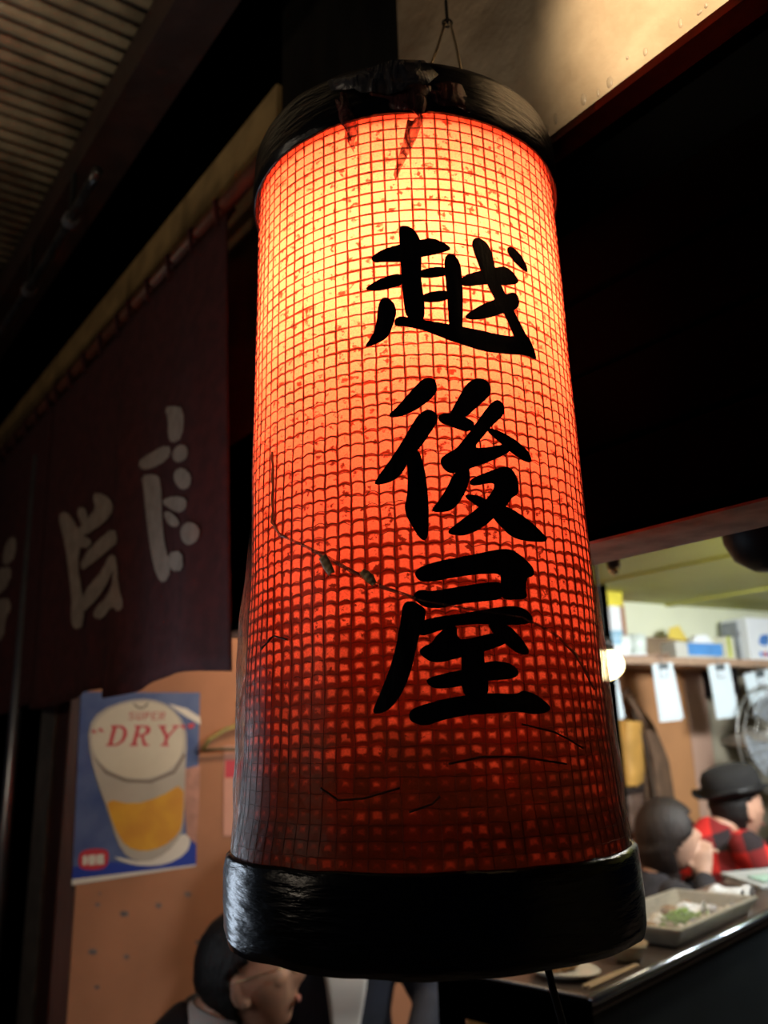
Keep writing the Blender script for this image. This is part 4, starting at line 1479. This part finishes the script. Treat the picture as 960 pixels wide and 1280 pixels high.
# brown food pieces at the far side, white shells, greens at the near side
n_food = 0
for e_, l_, rx, m, nm, lb, ct in (
        (0.06, 0.15, 0.026, greyf, 'fish_piece', 'grey fish piece in the food tray corner nearest the lantern', 'food'),
        (0.05, 0.105, 0.024, meat, 'meat_piece', 'brown meat piece beside the grey fish in the tray', 'food'),
        (0.125, 0.135, 0.021, shell, 'round_shell', 'round white shell shining in the middle of the tray', 'food'),
        (0.19, 0.15, 0.028, meat, 'meat_piece', 'brown meat piece behind the round white shell', 'food'),
        (0.245, 0.14, 0.026, meat, 'meat_piece', 'brown meat piece at the far end of the tray', 'food'),
        (0.235, 0.075, 0.024, greyf, 'fish_piece', 'grey fish piece beside the white wrapper in the tray', 'food'),
        (0.085, 0.115, 0.016, shell, 'egg_half', 'cream egg half between the fish and the round shell in the tray', 'food'),
        *[(0.035 + 0.026 * q, 0.030 + 0.004 * (q % 2), 0.013, shell if q % 3 else greyf, 'small_shell', 'small shell in the row along the near rim of the food tray', 'food') for q in range(10)]):
    e2 = min(e_ * TW / 0.30, TW - 0.03)
    pebble(nm, lb, ct, te + e2, tl + l_, ZK + 0.018, rx, rx * 0.8, 0.014, m, n_food * 3.1, 'food pieces in the tray', rnd.random() * 3)
    n_food += 1
# greens: one heap of shredded leaf
mb = MB()
for k in range(90):
    e_, l_ = te + TW * 0.42 + rnd.gauss(0, 0.03), tl + 0.075 + rnd.gauss(0, 0.017)
    a = rnd.random() * 6.28
    d = V((math.cos(a), math.sin(a), rnd.uniform(-0.2, 0.5))) * 0.012
    c = kp(e_, l_, ZK + 0.016 + rnd.random() * 0.016)
    mb.tube([c - d, c + V((0, 0, 0.004)), c + d], [0.0012, 0.0026, 0.0008], 5)
o = mb.build('shredded_greens', green, smooth_=True)
tag(o, 'heap of shredded green leaves in the food tray', 'food')
o['kind'] = 'stuff'
# film over the tray
mb = MB()
mb.grid(lambda s, t_: kp(te + TW * s, tl + TD * t_, ZK + TH + 0.001 - 0.008 * math.sin(PI * s) * math.sin(PI * t_) + 0.004 * mnoise.noise(V((s * 9, t_ * 7, 2)))), 24, 18)
film2 = plastic_film('cling_film', (0.75, 0.75, 0.70), 0.16, 0.06)
mb.build('cling_film', film2, tray, smooth_=True)


def crumple(name, label, cat, c, X_, Y_, w_, d_, h_, m, seed):
    mb = MB()
    mb.grid(lambda s, t_: V(c) + X_ * (w_ * (s - 0.5)) + Y_ * (d_ * (t_ - 0.5)) + Z * (0.003 + h_ * abs(mnoise.noise(V((s * 1.7 + seed, t_ * 1.6, seed)))) * (1.2 - abs(2 * s - 1) ** 3)), 14, 12)
    o = mb.build(name, m, smooth_=False, loc=V(c), solid=0.0015)
    return tag(o, label, cat)


crumple('plastic_wrapper', 'white crumpled wrapper lying inside the food tray', 'wrapper', kp(te + TW * 0.66, tl + 0.09, ZK + 0.022), KE, KL, 0.07, 0.06, 0.035, white_card, 1.7)
ne, nl = kpix(922, 1138)
ne = te + TW + 0.10
crumple('paper_napkin', 'crumpled white paper napkin on the counter beyond the tray', 'napkin', kp(te + TW + 0.10, 0.11), KE, KL, 0.13, 0.10, 0.07, white_card, 4.2)
# plate, bowl, chopsticks
pe, pl_ = kpix(704, 1212, ZK + 0.01)
pcx = kp(pe, pl_)
t = thing('oval_plate', 'pale oval plate of brown food at the counter end', 'plate', pcx)
sx = 1.45
mb = MB()
MP = Matrix((KE * 0.9, KL * 1.15, Z)).transposed()
mb.lathe(pcx, [(0.03, 0.001), (0.05, 0.004), (0.066, 0.013), (0.064, 0.015), (0.045, 0.007), (0.001, 0.006)], 32, MP)
mb.build('dish', mat('cream_glaze', (0.66, 0.60, 0.47), 0.25, var=0.08, spec=0.6), t, smooth_=True)
for k in range(3):
    pebble('fried_piece', ['brown fried piece on the oval plate, end piece', 'brown fried piece in the middle of the oval plate', 'brown fried piece on the oval plate by the counter edge'][k], 'food', pe - 0.02 + 0.02 * k, pl_ + 0.01 - 0.008 * k, ZK + 0.016, 0.015, 0.011, 0.009, meat, k * 2.0, 'pieces on the oval plate')
be, bl = kpix(784, 1190, ZK + 0.015)
bcx = kp(be, bl)
o = MB().lathe(bcx, [(0.022, 0.0005), (0.026, 0.004), (0.040, 0.026), (0.043, 0.034), (0.040, 0.034), (0.034, 0.024), (0.018, 0.008), (0.001, 0.007)], 28).build('small_bowl', mat('tan_glaze', (0.42, 0.32, 0.18), 0.35, var=0.2), smooth_=True, loc=bcx)
tag(o, 'small tan bowl between the oval plate and the tray', 'bowl')
s0, s1 = kpix(738, 1238), kpix(800, 1206)
ch_m = mat('chopstick_wood', (0.55, 0.36, 0.18), 0.5)
for k in range(2):
    o = MB().tube([kp(s0[0], 0.022 + 0.012 * k, ZK + 0.004), kp(s0[0] + 0.20, 0.020 + 0.007 * k, ZK + 0.004)], [0.0035, 0.002], 8).build('chopstick', ch_m)
    tag(o, ['wooden chopstick along the counter edge, outer of the pair', 'wooden chopstick of the pair, inner one towards the plate'][k], 'chopstick', 'chopsticks on the counter')
# menus at the far end
me_, ml_ = kpix(945, 1098)
mc = kp(te + TW + 0.50, 0.12)
t = thing('menu_folder', 'grey menu folder with pale green panel on the counter end', 'menu', mc)
MX = (KE * math.cos(0.5) - KL * math.sin(0.5))
MY = KL * math.cos(0.5) + KE * math.sin(0.5)
MB().obox(mc + Z * 0.016, MX * 0.13, MY * 0.085 + Z * 0.008, Z * 0.005).build('cover', mat('menu_grey', (0.42, 0.44, 0.42), 0.4, var=0.15), t, bevel=0.002)
MB().obox(mc + Z * 0.0225 - MY * 0.03, MX * 0.10, MY * 0.035 + Z * 0.0033, Z * 0.001).build('printed_panel', mat('menu_green', (0.35, 0.52, 0.42), 0.5, var=0.4, scale=60), t)
MB().obox(mc + Z * 0.004, MX * 0.12, MY * 0.08, Z * 0.0035).build('page', white_card, t)

# ================================================================== PEOPLE
skin_m = mat('skin', (0.60, 0.33, 0.22), 0.5, var=0.12, scale=12)
skin_b = mat('skin_fair', (0.56, 0.33, 0.23), 0.5, var=0.1, scale=12)
hair_m = mat('black_hair', (0.010, 0.007, 0.006), 0.62, var=0.5, scale=60, bump=0.4, bscale=120, stretch=(1, 1, 0.2))
hair_b = mat('brown_black_hair', (0.020, 0.010, 0.007), 0.6, var=0.5, scale=60, bump=0.4, bscale=120, stretch=(1, 1, 0.2))
suit_m = mat('black_suit', (0.011, 0.011, 0.014), 0.8, var=0.3, scale=30)
shirt_m = mat('white_shirt', (0.72, 0.69, 0.66), 0.7, var=0.06)
navy_m = mat('navy_cloth', (0.018, 0.022, 0.040), 0.85, var=0.4, scale=12)
trouser_m = mat('dark_trousers', (0.014, 0.014, 0.018), 0.85, var=0.3)
shoe_m = mat('black_leather', (0.01, 0.01, 0.01), 0.35)
lip_m = mat('lip', (0.40, 0.14, 0.11), 0.45)
eye_w = mat('eye_white', (0.75, 0.72, 0.68), 0.25)
eye_d = mat('eye_dark', (0.012, 0.008, 0.006), 0.15)


def g(x, s):
    return math.exp(-(x / s) ** 2)


def head_fn(p):
    """Ellipsoid point -> head shape; x sideways, y to the face, z up (metres)."""
    x, y, z = p
    nx = x
    if z < -0.015:
        k = min(1, (-0.015 - z) / 0.10)
        nx = x * (1 - 0.34 * k)
        if y < 0:
            y *= 1 - 0.50 * k
    if z > 0.0 and y < 0:
        y *= 1.06
    if y > 0:
        y = min(y, 0.080 + (y - 0.080) * 0.5)
        fwd = y / 0.09
        y += 0.030 * g(x, 0.013) * g(z + 0.030, 0.018) * fwd + 0.018 * g(x, 0.010) * g(z + 0.008, 0.020) * fwd
        y += 0.005 * g(z - 0.026, 0.010) * g(x, 0.05) * fwd
        y -= 0.010 * (g(x - 0.031, 0.014) + g(x + 0.031, 0.014)) * g(z - 0.008, 0.011) * fwd
        y += 0.009 * g(x, 0.020) * g(z + 0.060, 0.010) * fwd
        y += 0.009 * g(x, 0.018) * g(z + 0.075, 0.008) * fwd
        y -= 0.004 * g(x, 0.022) * g(z + 0.0675, 0.003) * fwd
        y += 0.016 * g(x, 0.022) * g(z + 0.102, 0.016)
    return V((nx, y, z))


def person(name, label, loc, yaw, seat, lean, hyaw, hpitch, hands, top_m, skin, hair_kind, hairm, shirt=False, lower=trouser_m, sc=1.0, hroll=0.0, hunch=0.0):
    """Seated figure: local +y is where the body faces; hands = two (elbow, wrist, finger direction, curl)."""
    RM = rotz(yaw)
    base = V(loc)
    t = thing(name, label, 'person', base)

    def W(p):
        return base + RM @ (V(p) * sc)
    XA = RM @ V((1, 0, 0))
    hs = seat
    pelvis = V((0, 0, hs + 0.09))
    waist = V((0, lean * 0.30, hs + 0.25))
    chest = V((0, lean * 0.62, hs + 0.40))
    neckb = V((0, lean * 0.92, hs + 0.545))
    headc = V((0, lean * 1.15 + 0.045 + hunch * 0.7, hs + 0.665 - hunch))
    HM = RM @ Matrix.Rotation(hyaw, 3, 'Z') @ Matrix.Rotation(-hpitch, 3, 'X') @ Matrix.Rotation(hroll, 3, 'Y')
    hw_ = W(headc)
    S = lambda r: tuple(q * sc for q in r) if isinstance(r, tuple) else r * sc
    # ---- one continuous body
    mb = MB()
    mb.ell(hw_, 0.076 * sc, 0.096 * sc, 0.118 * sc, 48, 40, HM, fn=(lambda p: head_fn(p / sc) * sc))
    for s in (-1, 1):       # ears
        mb.ell(hw_ + HM @ (V((s * 0.075, -0.012, -0.006)) * sc), 0.008 * sc, 0.018 * sc, 0.032 * sc, 12, 8, HM @ Matrix.Rotation(s * 0.35, 3, 'Z'))
        mb.ell(hw_ + HM @ (V((s * 0.075, -0.004, -0.030)) * sc), 0.007 * sc, 0.010 * sc, 0.012 * sc, 10, 6, HM)
    mb.limb([W(neckb - V((0, 0.01, 0.03))), W((neckb - V((0, 0.01, 0.03))) * 0.5 + (headc - V((0, 0.03, 0.04))) * 0.5), W(headc - V((0, 0.03, 0.04)))], [S(0.052), S(0.052), S(0.055)], 16, XA)
    mb.limb([W(pelvis), W(waist), W(chest), W(neckb - V((0, 0, 0.11)))], [S((0.15, 0.105)), S((0.13, 0.09)), S((0.15, 0.095)), S((0.085, 0.050))], 20, XA)
    arms = []
    for s, (el, wr, fd, curl) in zip((-1, 1), hands):
        sh_ = neckb + V((s * 0.175, -0.01, -0.055))
        el, wr, fd = V(el), V(wr), V(fd).normalized()
        arms.append((s, sh_, el, wr))
        mb.limb([W(sh_), W(el), W(wr)], [S(0.040), S(0.034), S(0.025)], 12, XA)
        # hand: palm, four fingers of different length, thumb from the side of the palm
        side_ = fd.cross(Z)
        if side_.length < 0.3:
            side_ = V((s, 0, 0))
        side_.normalize()
        nrm = side_.cross(fd).normalized()       # back of hand
        pm = wr + fd * 0.05
        mb.limb([W(wr), W(pm), W(wr + fd * 0.085)], [S(0.024), S((0.036, 0.014)), S((0.036, 0.012))], 12, RM @ side_)
        for q, (o_, ln) in enumerate(((-0.028, 0.070), (-0.009, 0.078), (0.010, 0.073), (0.028, 0.058))):
            r0 = wr + fd * 0.085 + side_ * o_
            d1 = (fd * math.cos(curl * 0.4) - nrm * math.sin(curl * 0.4))
            d2 = (fd * math.cos(curl) - nrm * math.sin(curl))
            d3 = (fd * math.cos(curl * 1.6) - nrm * math.sin(curl * 1.6))
            p1 = r0 + d1 * ln * 0.45
            p2 = p1 + d2 * ln * 0.3
            p3 = p2 + d3 * ln * 0.25
            mb.limb([W(r0 - fd * 0.02), W(r0), W(p1), W(p2), W(p3)], [S(0.0095), S(0.0095), S(0.0088), S(0.008), S(0.007)], 8, RM @ side_)
        ts = -side_
        tb = wr + fd * 0.025 + ts * 0.028
        mb.limb([W(tb - ts * 0.012), W(tb + ts * 0.014 + fd * 0.022), W(tb + ts * 0.022 + fd * 0.05), W(tb + ts * 0.020 + fd * 0.070)], [S(0.014), S(0.0115), S(0.0095), S(0.008)], 8, RM @ side_)
    legs = []
    for s in (-1, 1):
        hip = V((s * 0.085, 0.02, hs + 0.07))
        kn = V((s * 0.12, 0.36, hs + 0.06))
        an = V((s * 0.12, 0.30, 0.09))
        legs.append((hip, kn, an))
        mb.limb([W(hip), W(kn), W(an)], [S(0.07), S(0.048), S(0.033)], 12, XA)
    mb.build('body', skin, t, remesh=0.0045)
    # ---- clothes
    mb = MB()
    mb.limb([W(pelvis - V((0, 0, 0.05))), W(pelvis + V((0, 0, 0.03))), W(waist), W(chest), W(neckb - V((0, 0, 0.075))), W(neckb - V((0, 0.004, 0.040)))],
            [S((0.185, 0.13)), S((0.175, 0.13)), S((0.158, 0.118)), S((0.188, 0.128)), S((0.150, 0.085)), S((0.090, 0.064))], 24, XA)
    nA, nB = neckb - V((0, 0.01, 0.03)), headc - V((0, 0.03, 0.04))
    mb.tube([W(nA - V((0, 0.02, 0.075))), W(nA - (nB - nA).normalized() * 0.045), W(nA), W(nA + (nB - nA) * 0.22)], [S(0.10), S(0.088), S(0.076), S(0.068)], 20)
    for s, sh_, el, wr in arms:
        mb.limb([W(sh_), W((sh_ + el) / 2), W(el), W(wr * 0.93 + el * 0.07)], [S(0.064), S(0.059), S(0.050), S(0.040)], 14, XA)
    jk = mb.build('jacket' if shirt else 'top', top_m, t, remesh=0.010)
    mb = MB()
    for hip, kn, an in legs:
        mb.limb([W(hip), W(kn), W(an - V((0, 0, 0.0)))], [S(0.09), S(0.065), S(0.052)], 12, XA)
    mb.build('trousers', lower, t, remesh=0.012)
    for hip, kn, an in legs:
        mb = MB()
        mb.limb([W((an.x, an.y - 0.04, 0.045)), W((an.x, an.y + 0.04, 0.045)), W((an.x, an.y + 0.16, 0.036))], [S(0.042), S((0.044, 0.042)), S((0.04, 0.032))], 12, XA)
        mb.build('shoe', shoe_m, t, smooth_=True)
    if shirt:
        mb = MB()         # collar standing round the neck, and shirt front
        nA, nB = neckb - V((0, 0.01, 0.03)), headc - V((0, 0.03, 0.04))
        nb_, nt_ = nA + (nB - nA) * 0.18, nA + (nB - nA) * 0.72
        seg = 40
        rows = []
        for f, r in ((0.0, 0.077), (0.5, 0.072), (1.0, 0.065), (1.0, 0.061), (0.0, 0.067)):
            c = nb_ * (1 - f) + nt_ * f
            rows.append([mb.bm.verts.new(W(c + V((r * math.sin(2 * PI * k / seg), r * math.cos(2 * PI * k / seg), -0.020 * math.cos(2 * PI * k / seg))))) for k in range(seg)])
        for a, b in zip(rows, rows[1:]):
            for k in range(seg):
                mb.face([a[k], a[(k + 1) % seg], b[(k + 1) % seg], b[k]])
        mb.build('shirt_collar', shirt_m, t, smooth_=True)
        mb = MB()
        mb.grid(lambda a, b: W(V(((a - 0.5) * (0.16 - 0.10 * b), 0, 0)) + (neckb + V((0, 0.085, -0.04))) * (1 - b) + (waist + V((0, 0.135, -0.06))) * b + V((0, 0.030 * math.sin(PI * min(1, b * 1.3)), 0))), 8, 12)
        mb.build('shirt_front', shirt_m, t, smooth_=True, solid=0.006)
    # ---- face
    for s in (-1, 1):
        ec = V((s * 0.031, 0.0755, 0.008))
        e = MB().ell(hw_ + HM @ (ec * sc), 0.0115 * sc, 0.0095 * sc, 0.0075 * sc, 12, 8, HM).build('eye', eye_w, t, smooth_=True)
        MB().ell(hw_ + HM @ ((ec + V((0, 0.0068, 0))) * sc), 0.005 * sc, 0.004 * sc, 0.005 * sc, 10, 6, HM).build('iris', eye_d, e, smooth_=True)
        pts = [hw_ + HM @ (V((s * x, y, z)) * sc) for x, y, z in ((0.014, 0.092, 0.026), (0.030, 0.090, 0.032), (0.046, 0.076, 0.027))]
        MB().tube(pts, [0.002 * sc, 0.003 * sc, 0.0015 * sc], 6).build('eyebrow', hairm, t, smooth_=True)
    MB().ell(hw_ + HM @ (V((0, 0.0905, -0.0675)) * sc), 0.020 * sc, 0.006 * sc, 0.008 * sc, 16, 8, HM, fn=lambda p: V((p.x, p.y, p.z * (1 - 0.5 * (abs(p.x) / (0.020 * sc)) ** 2)))).build('lips', lip_m, t, smooth_=True)
    # ---- hair: a cap grown from the head's own shape
    mb = MB()
    nu, nv = 56, 40

    def keep(p):
        x, y, z = p
        if hair_kind == 'bob':
            if y > 0.0:
                return z > 0.055 - 0.9 * max(0, abs(x) - 0.045) * 3
            return True
        front = 0.055 + 0.012 * g(x, 0.03)
        if y > 0.035:
            return z > front
        if y > -0.025:
            return z > 0.020 + (y + 0.025) * 0.5
        return z > -0.062

    vv = {}
    hv = []
    for i in range(nv + 1):
        la = -PI / 2 + PI * i / nv
        for k in range(nu):
            a = 2 * PI * k / nu
            p0 = V((0.076 * math.cos(la) * math.cos(a), 0.096 * math.cos(la) * math.sin(a), 0.118 * math.sin(la)))
            q = head_fn(p0)
            if hair_kind == 'bob':
                dirn = V((p0.x / 0.076, p0.y / 0.096, p0.z / 0.118)).normalized()
                q = V((p0.x, p0.y, p0.z)) + dirn * 0.020
                if p0.z < 0:
                    q = V((p0.x, min(p0.y, 0.05), 0)) * 1.0 + V((0, 0, p0.z * 1.35))
                    rr = math.hypot(p0.x / 0.076, p0.y / 0.096)
                    kk = max(rr, 0.75) / max(rr, 1e-3) if rr > 1e-3 else 1
                    q.x *= 1.22 * kk
                    q.y = (q.y - 0.02) * 1.15 * kk
            else:
                th_ = 0.006 + 0.012 * max(0, q.z / 0.118)
                q = q + V((q.x, q.y * 0.9, q.z)).normalized() * (th_ + 0.0025 * mnoise.noise(p0 * 90))
            vv[(i, k)] = (p0, hw_ + HM @ (q * sc))
    made = {}

    def gv(key):
        if key not in made:
            made[key] = mb.bm.verts.new(vv[key][1])
        return made[key]
    for i in range(nv):
        for k in range(nu):
            ks = [(i, k), (i, (k + 1) % nu), (i + 1, (k + 1) % nu), (i + 1, k)]
            cp = sum((vv[x][0] for x in ks), V((0, 0, 0))) / 4
            if keep(cp):
                mb.face([gv(x) for x in ks])
    mb.build('hair', hairm, t, smooth_=True, solid=0.008 * sc)
    return t, hw_, HM, W, jk


def stool(loc, h, label):
    c = V((loc[0], loc[1], 0))
    t = thing('bar_stool', label, 'stool', c, 'stools along the counter')
    MB().lathe(c, [(0.15, h - 0.04), (0.165, h - 0.03), (0.165, h - 0.008), (0.15, h)], 24).build('seat', mat('stool_seat', (0.10, 0.03, 0.025), 0.5), t, smooth_=True)
    for k in range(4):
        a = PI / 4 + k * PI / 2
        MB().tube([c + V((0.10 * math.cos(a), 0.10 * math.sin(a), h - 0.035)), c + V((0.15 * math.cos(a), 0.15 * math.sin(a), 0))], 0.012, 8).build('leg', black_metal, t)
    MB().tube([c + V((0.13 * math.cos(a * PI / 10), 0.13 * math.sin(a * PI / 10), h * 0.4)) for a in range(20)], 0.008, 6, closed=True).build('foot_ring', black_metal, t)


def seat_for(head_px, Y, lean, yaw, sc, hunch=0.0):
    """Seat height and base that bring the head's centre to the given pixel."""
    h = at(*head_px, Y)
    off = rotz(yaw) @ V((0, lean * 1.15 + 0.045 + hunch * 0.7, 0)) * sc
    return V((h.x - off.x, h.y - off.y, 0)), h.z / sc - 0.665 + hunch


ang = lambda deg: math.radians(deg - 90)

# man with glasses, seen nearly in profile
yaw = ang(8)
loc, seat = seat_for((311, 1222), 1.95, 0.07, yaw, 1.0, 0.05)
t, hw_, HM, W, jk = person('person', 'man in glasses, black suit and white collar, looking down beside the salmon wall', loc, yaw, seat, 0.07, math.radians(-8), math.radians(-15),
                           (((-0.26, 0.12, seat + 0.26), (-0.12, 0.34, seat + 0.24), (0.5, 0.8, -0.1), 0.5), ((0.26, 0.12, seat + 0.26), (0.12, 0.34, seat + 0.24), (-0.5, 0.8, -0.1), 0.5)),
                           suit_m, skin_m, 'short', hair_m, shirt=True, hunch=0.05)
gold_w = mat('gold_wire', (0.65, 0.48, 0.26), 0.25, metal=0.9)
gls = thing('eyeglasses', 'thin gold-rimmed glasses worn by the man in the black suit', 'glasses', hw_ + HM @ V((0, 0.10, 0.0)))
for s in (-1, 1):
    MB().tube([hw_ + HM @ V((s * 0.032 + 0.024 * math.cos(a * PI / 12), 0.104 - 0.10 * (0.024 * math.cos(a * PI / 12) * s), 0.004 + 0.018 * math.sin(a * PI / 12))) for a in range(24)], 0.0013, 6, closed=True).build('rim', gold_w, gls, smooth_=True)
    MB().tube([hw_ + HM @ V((s * 0.057, 0.100, 0.010)), hw_ + HM @ V((s * 0.077, 0.07, 0.012)), hw_ + HM @ V((s * 0.079, -0.01, 0.014)), hw_ + HM @ V((s * 0.078, -0.026, -0.004))], 0.0014, 6).build('temple', gold_w, gls, smooth_=True)
MB().tube([hw_ + HM @ V((-0.009, 0.107, 0.008)), hw_ + HM @ V((0, 0.110, 0.011)), hw_ + HM @ V((0.009, 0.107, 0.008))], 0.0013, 6).build('bridge', gold_w, gls, smooth_=True)
stool(loc, seat - 0.02, 'stool under the man in the black suit')

# customer behind, mostly hidden by the lantern
yaw = ang(-75)
loc, seat = seat_for((424, 1075), 2.6, 0.02, yaw, 1.0)
person('person', 'seated customer in open navy jacket and white shirt, hidden above by the lantern', loc, yaw, seat, 0.02, 0.0, math.radians(-10),
       (((-0.25, 0.10, seat + 0.28), (-0.14, 0.30, seat + 0.2), (0.3, 0.9, -0.1), 0.5), ((0.25, 0.10, seat + 0.28), (0.14, 0.30, seat + 0.2), (-0.3, 0.9, -0.1), 0.5)),
       navy_m, skin_m, 'short', hair_m, shirt=True)
stool(loc, seat - 0.02, 'stool under the customer in the navy jacket')

# woman with a hand at her mouth
yaw = ang(5)
loc, seat = seat_for((836, 1046), 3.0, 0.06, yaw, 0.93)
t, hw_, HM, W, jk = person('person', 'woman with dark bobbed hair holding her hands before her mouth', loc, yaw, seat, 0.06, math.radians(-6), math.radians(-14),
       (((-0.20, 0.16, seat + 0.34), (-0.05, 0.22, seat + 0.50), (0.25, 0.15, 0.9), 0.9), ((0.22, 0.15, seat + 0.36), (0.06, 0.20, seat + 0.53), (-0.25, 0.15, 0.9), 0.9)),
       mat('dark_sweater', (0.030, 0.026, 0.030), 0.9, var=0.5, scale=60), skin_b, 'bob', hair_b, sc=0.93)
stool(loc, (seat - 0.02) * 0.93, 'stool under the woman with bobbed hair')

# man in the hat and the red plaid shirt
def plaid():
    m, t, out = nt('red_black_plaid')
    b = nd(t, 'ShaderNodeBsdfPrincipled')
    b.inputs['Roughness'].default_value = 0.9
    tc = nd(t, 'ShaderNodeTexCoord')
    mp = nd(t, 'ShaderNodeMapping')
    mp.inputs['Rotation'].default_value = (0.0, 0.25, 0.5)
    mp.inputs['Scale'].default_value = (9, 9, 9)
    t.links.new(tc.outputs['Object'], mp.inputs[0])
    sp = nd(t, 'ShaderNodeSeparateXYZ')
    t.links.new(mp.outputs[0], sp.inputs[0])
    sx = math_node(t, 'GREATER_THAN', math_node(t, 'FRACT', sp.outputs[0]), 0.5)
    sz = math_node(t, 'GREATER_THAN', math_node(t, 'FRACT', sp.outputs[2]), 0.5)
    s = math_node(t, 'MULTIPLY', math_node(t, 'ADD', sx, sz), 0.5)
    cr = nd(t, 'ShaderNodeValToRGB')
    cr.color_ramp.elements[0].color = (0.62, 0.020, 0.014, 1)
    cr.color_ramp.elements[1].color = (0.018, 0.010, 0.012, 1)
    e = cr.color_ramp.elements.new(0.5)
    e.color = (0.20, 0.010, 0.010, 1)
    cr.color_ramp.interpolation = 'CONSTANT'
    cr.color_ramp.elements[1].position = 0.4
    cr.color_ramp.elements[2].position = 0.9
    cr.color_ramp.elements[1].color = (0.20, 0.010, 0.010, 1)
    cr.color_ramp.elements[2].color = (0.018, 0.010, 0.012, 1)
    t.links.new(s, cr.inputs[0])
    t.links.new(cr.outputs[0], b.inputs['Base Color'])
    t.links.new(b.outputs[0], out.inputs[0])
    return m


yaw = ang(14)
loc, seat = seat_for((922, 1010), 3.3, 0.05, yaw, 1.0, 0.06)
t, hw_, HM, W, jk = person('person', 'man in red and black plaid shirt and black hat facing along the counter', loc, yaw, seat, 0.05, math.radians(4), math.radians(-4),
       (((-0.25, 0.16, seat + 0.27), (-0.12, 0.36, seat + 0.25), (0.4, 0.9, -0.1), 0.5), ((0.25, 0.16, seat + 0.27), (0.12, 0.36, seat + 0.25), (-0.4, 0.9, -0.1), 0.5)),
       plaid(), skin_m, 'short', hair_m, hunch=0.06)
stool(loc, seat - 0.02, 'stool under the man in the plaid shirt')
felt = mat('black_felt', (0.012, 0.011, 0.011), 0.9, var=0.3, scale=40)
HT = HM @ Matrix.Rotation(0.10, 3, 'X')
hat_c = hw_ + HM @ V((0, -0.008, 0.052))
hat = thing('felt_hat', 'black round-crowned felt hat worn by the man in the plaid shirt', 'hat', hat_c)
mb = MB()
mb.lathe(hat_c, [(0.102, 0.0), (0.106, 0.03), (0.104, 0.065), (0.090, 0.09), (0.055, 0.102), (0.001, 0.100)], 36, HT @ Matrix.Diagonal((0.92, 1.06, 1)))
mb.build('crown', felt, hat, smooth_=True, solid=0.003)
mb = MB()
seg = 48
rows = []
for f in (0, 0.35, 0.7, 1.0):
    row = []
    for k in range(seg):
        a = 2 * PI * k / seg
        r = 0.098 + 0.044 * f
        sd = abs(math.cos(a))
        row.append(mb.bm.verts.new(hat_c + HT @ V((0.92 * r * math.cos(a), 1.08 * r * math.sin(a), 0.004 + f * f * (0.026 * sd - 0.004) + 0.012 * f * (math.sin(a) < -0.5)))))
    rows.append(row)
for a, b in zip(rows, rows[1:]):
    for k in range(seg):
        mb.face([a[k], a[(k + 1) % seg], b[(k + 1) % seg], b[k]])
mb.build('brim', felt, hat, smooth_=True, solid=0.004)
mb = MB()
mb.lathe(hat_c, [(0.1045, 0.006), (0.1075, 0.008), (0.1085, 0.026), (0.1065, 0.028)], 36, HT @ Matrix.Diagonal((0.92, 1.06, 1)))
mb.build('band', mat('hat_ribbon', (0.006, 0.006, 0.006), 0.5), hat, smooth_=True)

# someone in black beyond, only a shoulder in view
yaw = ang(30)
loc, seat = seat_for((1024, 1010), 3.75, 0.05, yaw, 1.0)
person('person', 'person in black jacket at the picture edge beyond the man in the hat', loc, yaw, seat, 0.05, 0.0, 0.0,
       (((-0.25, 0.14, seat + 0.27), (-0.12, 0.34, seat + 0.25), (0.4, 0.9, -0.1), 0.5), ((0.25, 0.14, seat + 0.27), (0.12, 0.34, seat + 0.25), (-0.4, 0.9, -0.1), 0.5)),
       suit_m, skin_m, 'short', hair_m)
stool(loc, seat - 0.02, 'stool under the person in the black jacket')

# yellow wooden post under the counter end
yp = at(598, 1262, 2.1)
o = MB().obox(V((yp.x, yp.y, 0.5)), V((0.026, 0, 0)), V((0, 0.02, 0)), V((0, 0, 0.5))).build('wooden_post', mat('yellow_wood', (0.42, 0.24, 0.07), 0.55, var=0.2, scale=8), bevel=0.003)
tag(o, 'short yellow wooden post standing behind the counter end', 'post')
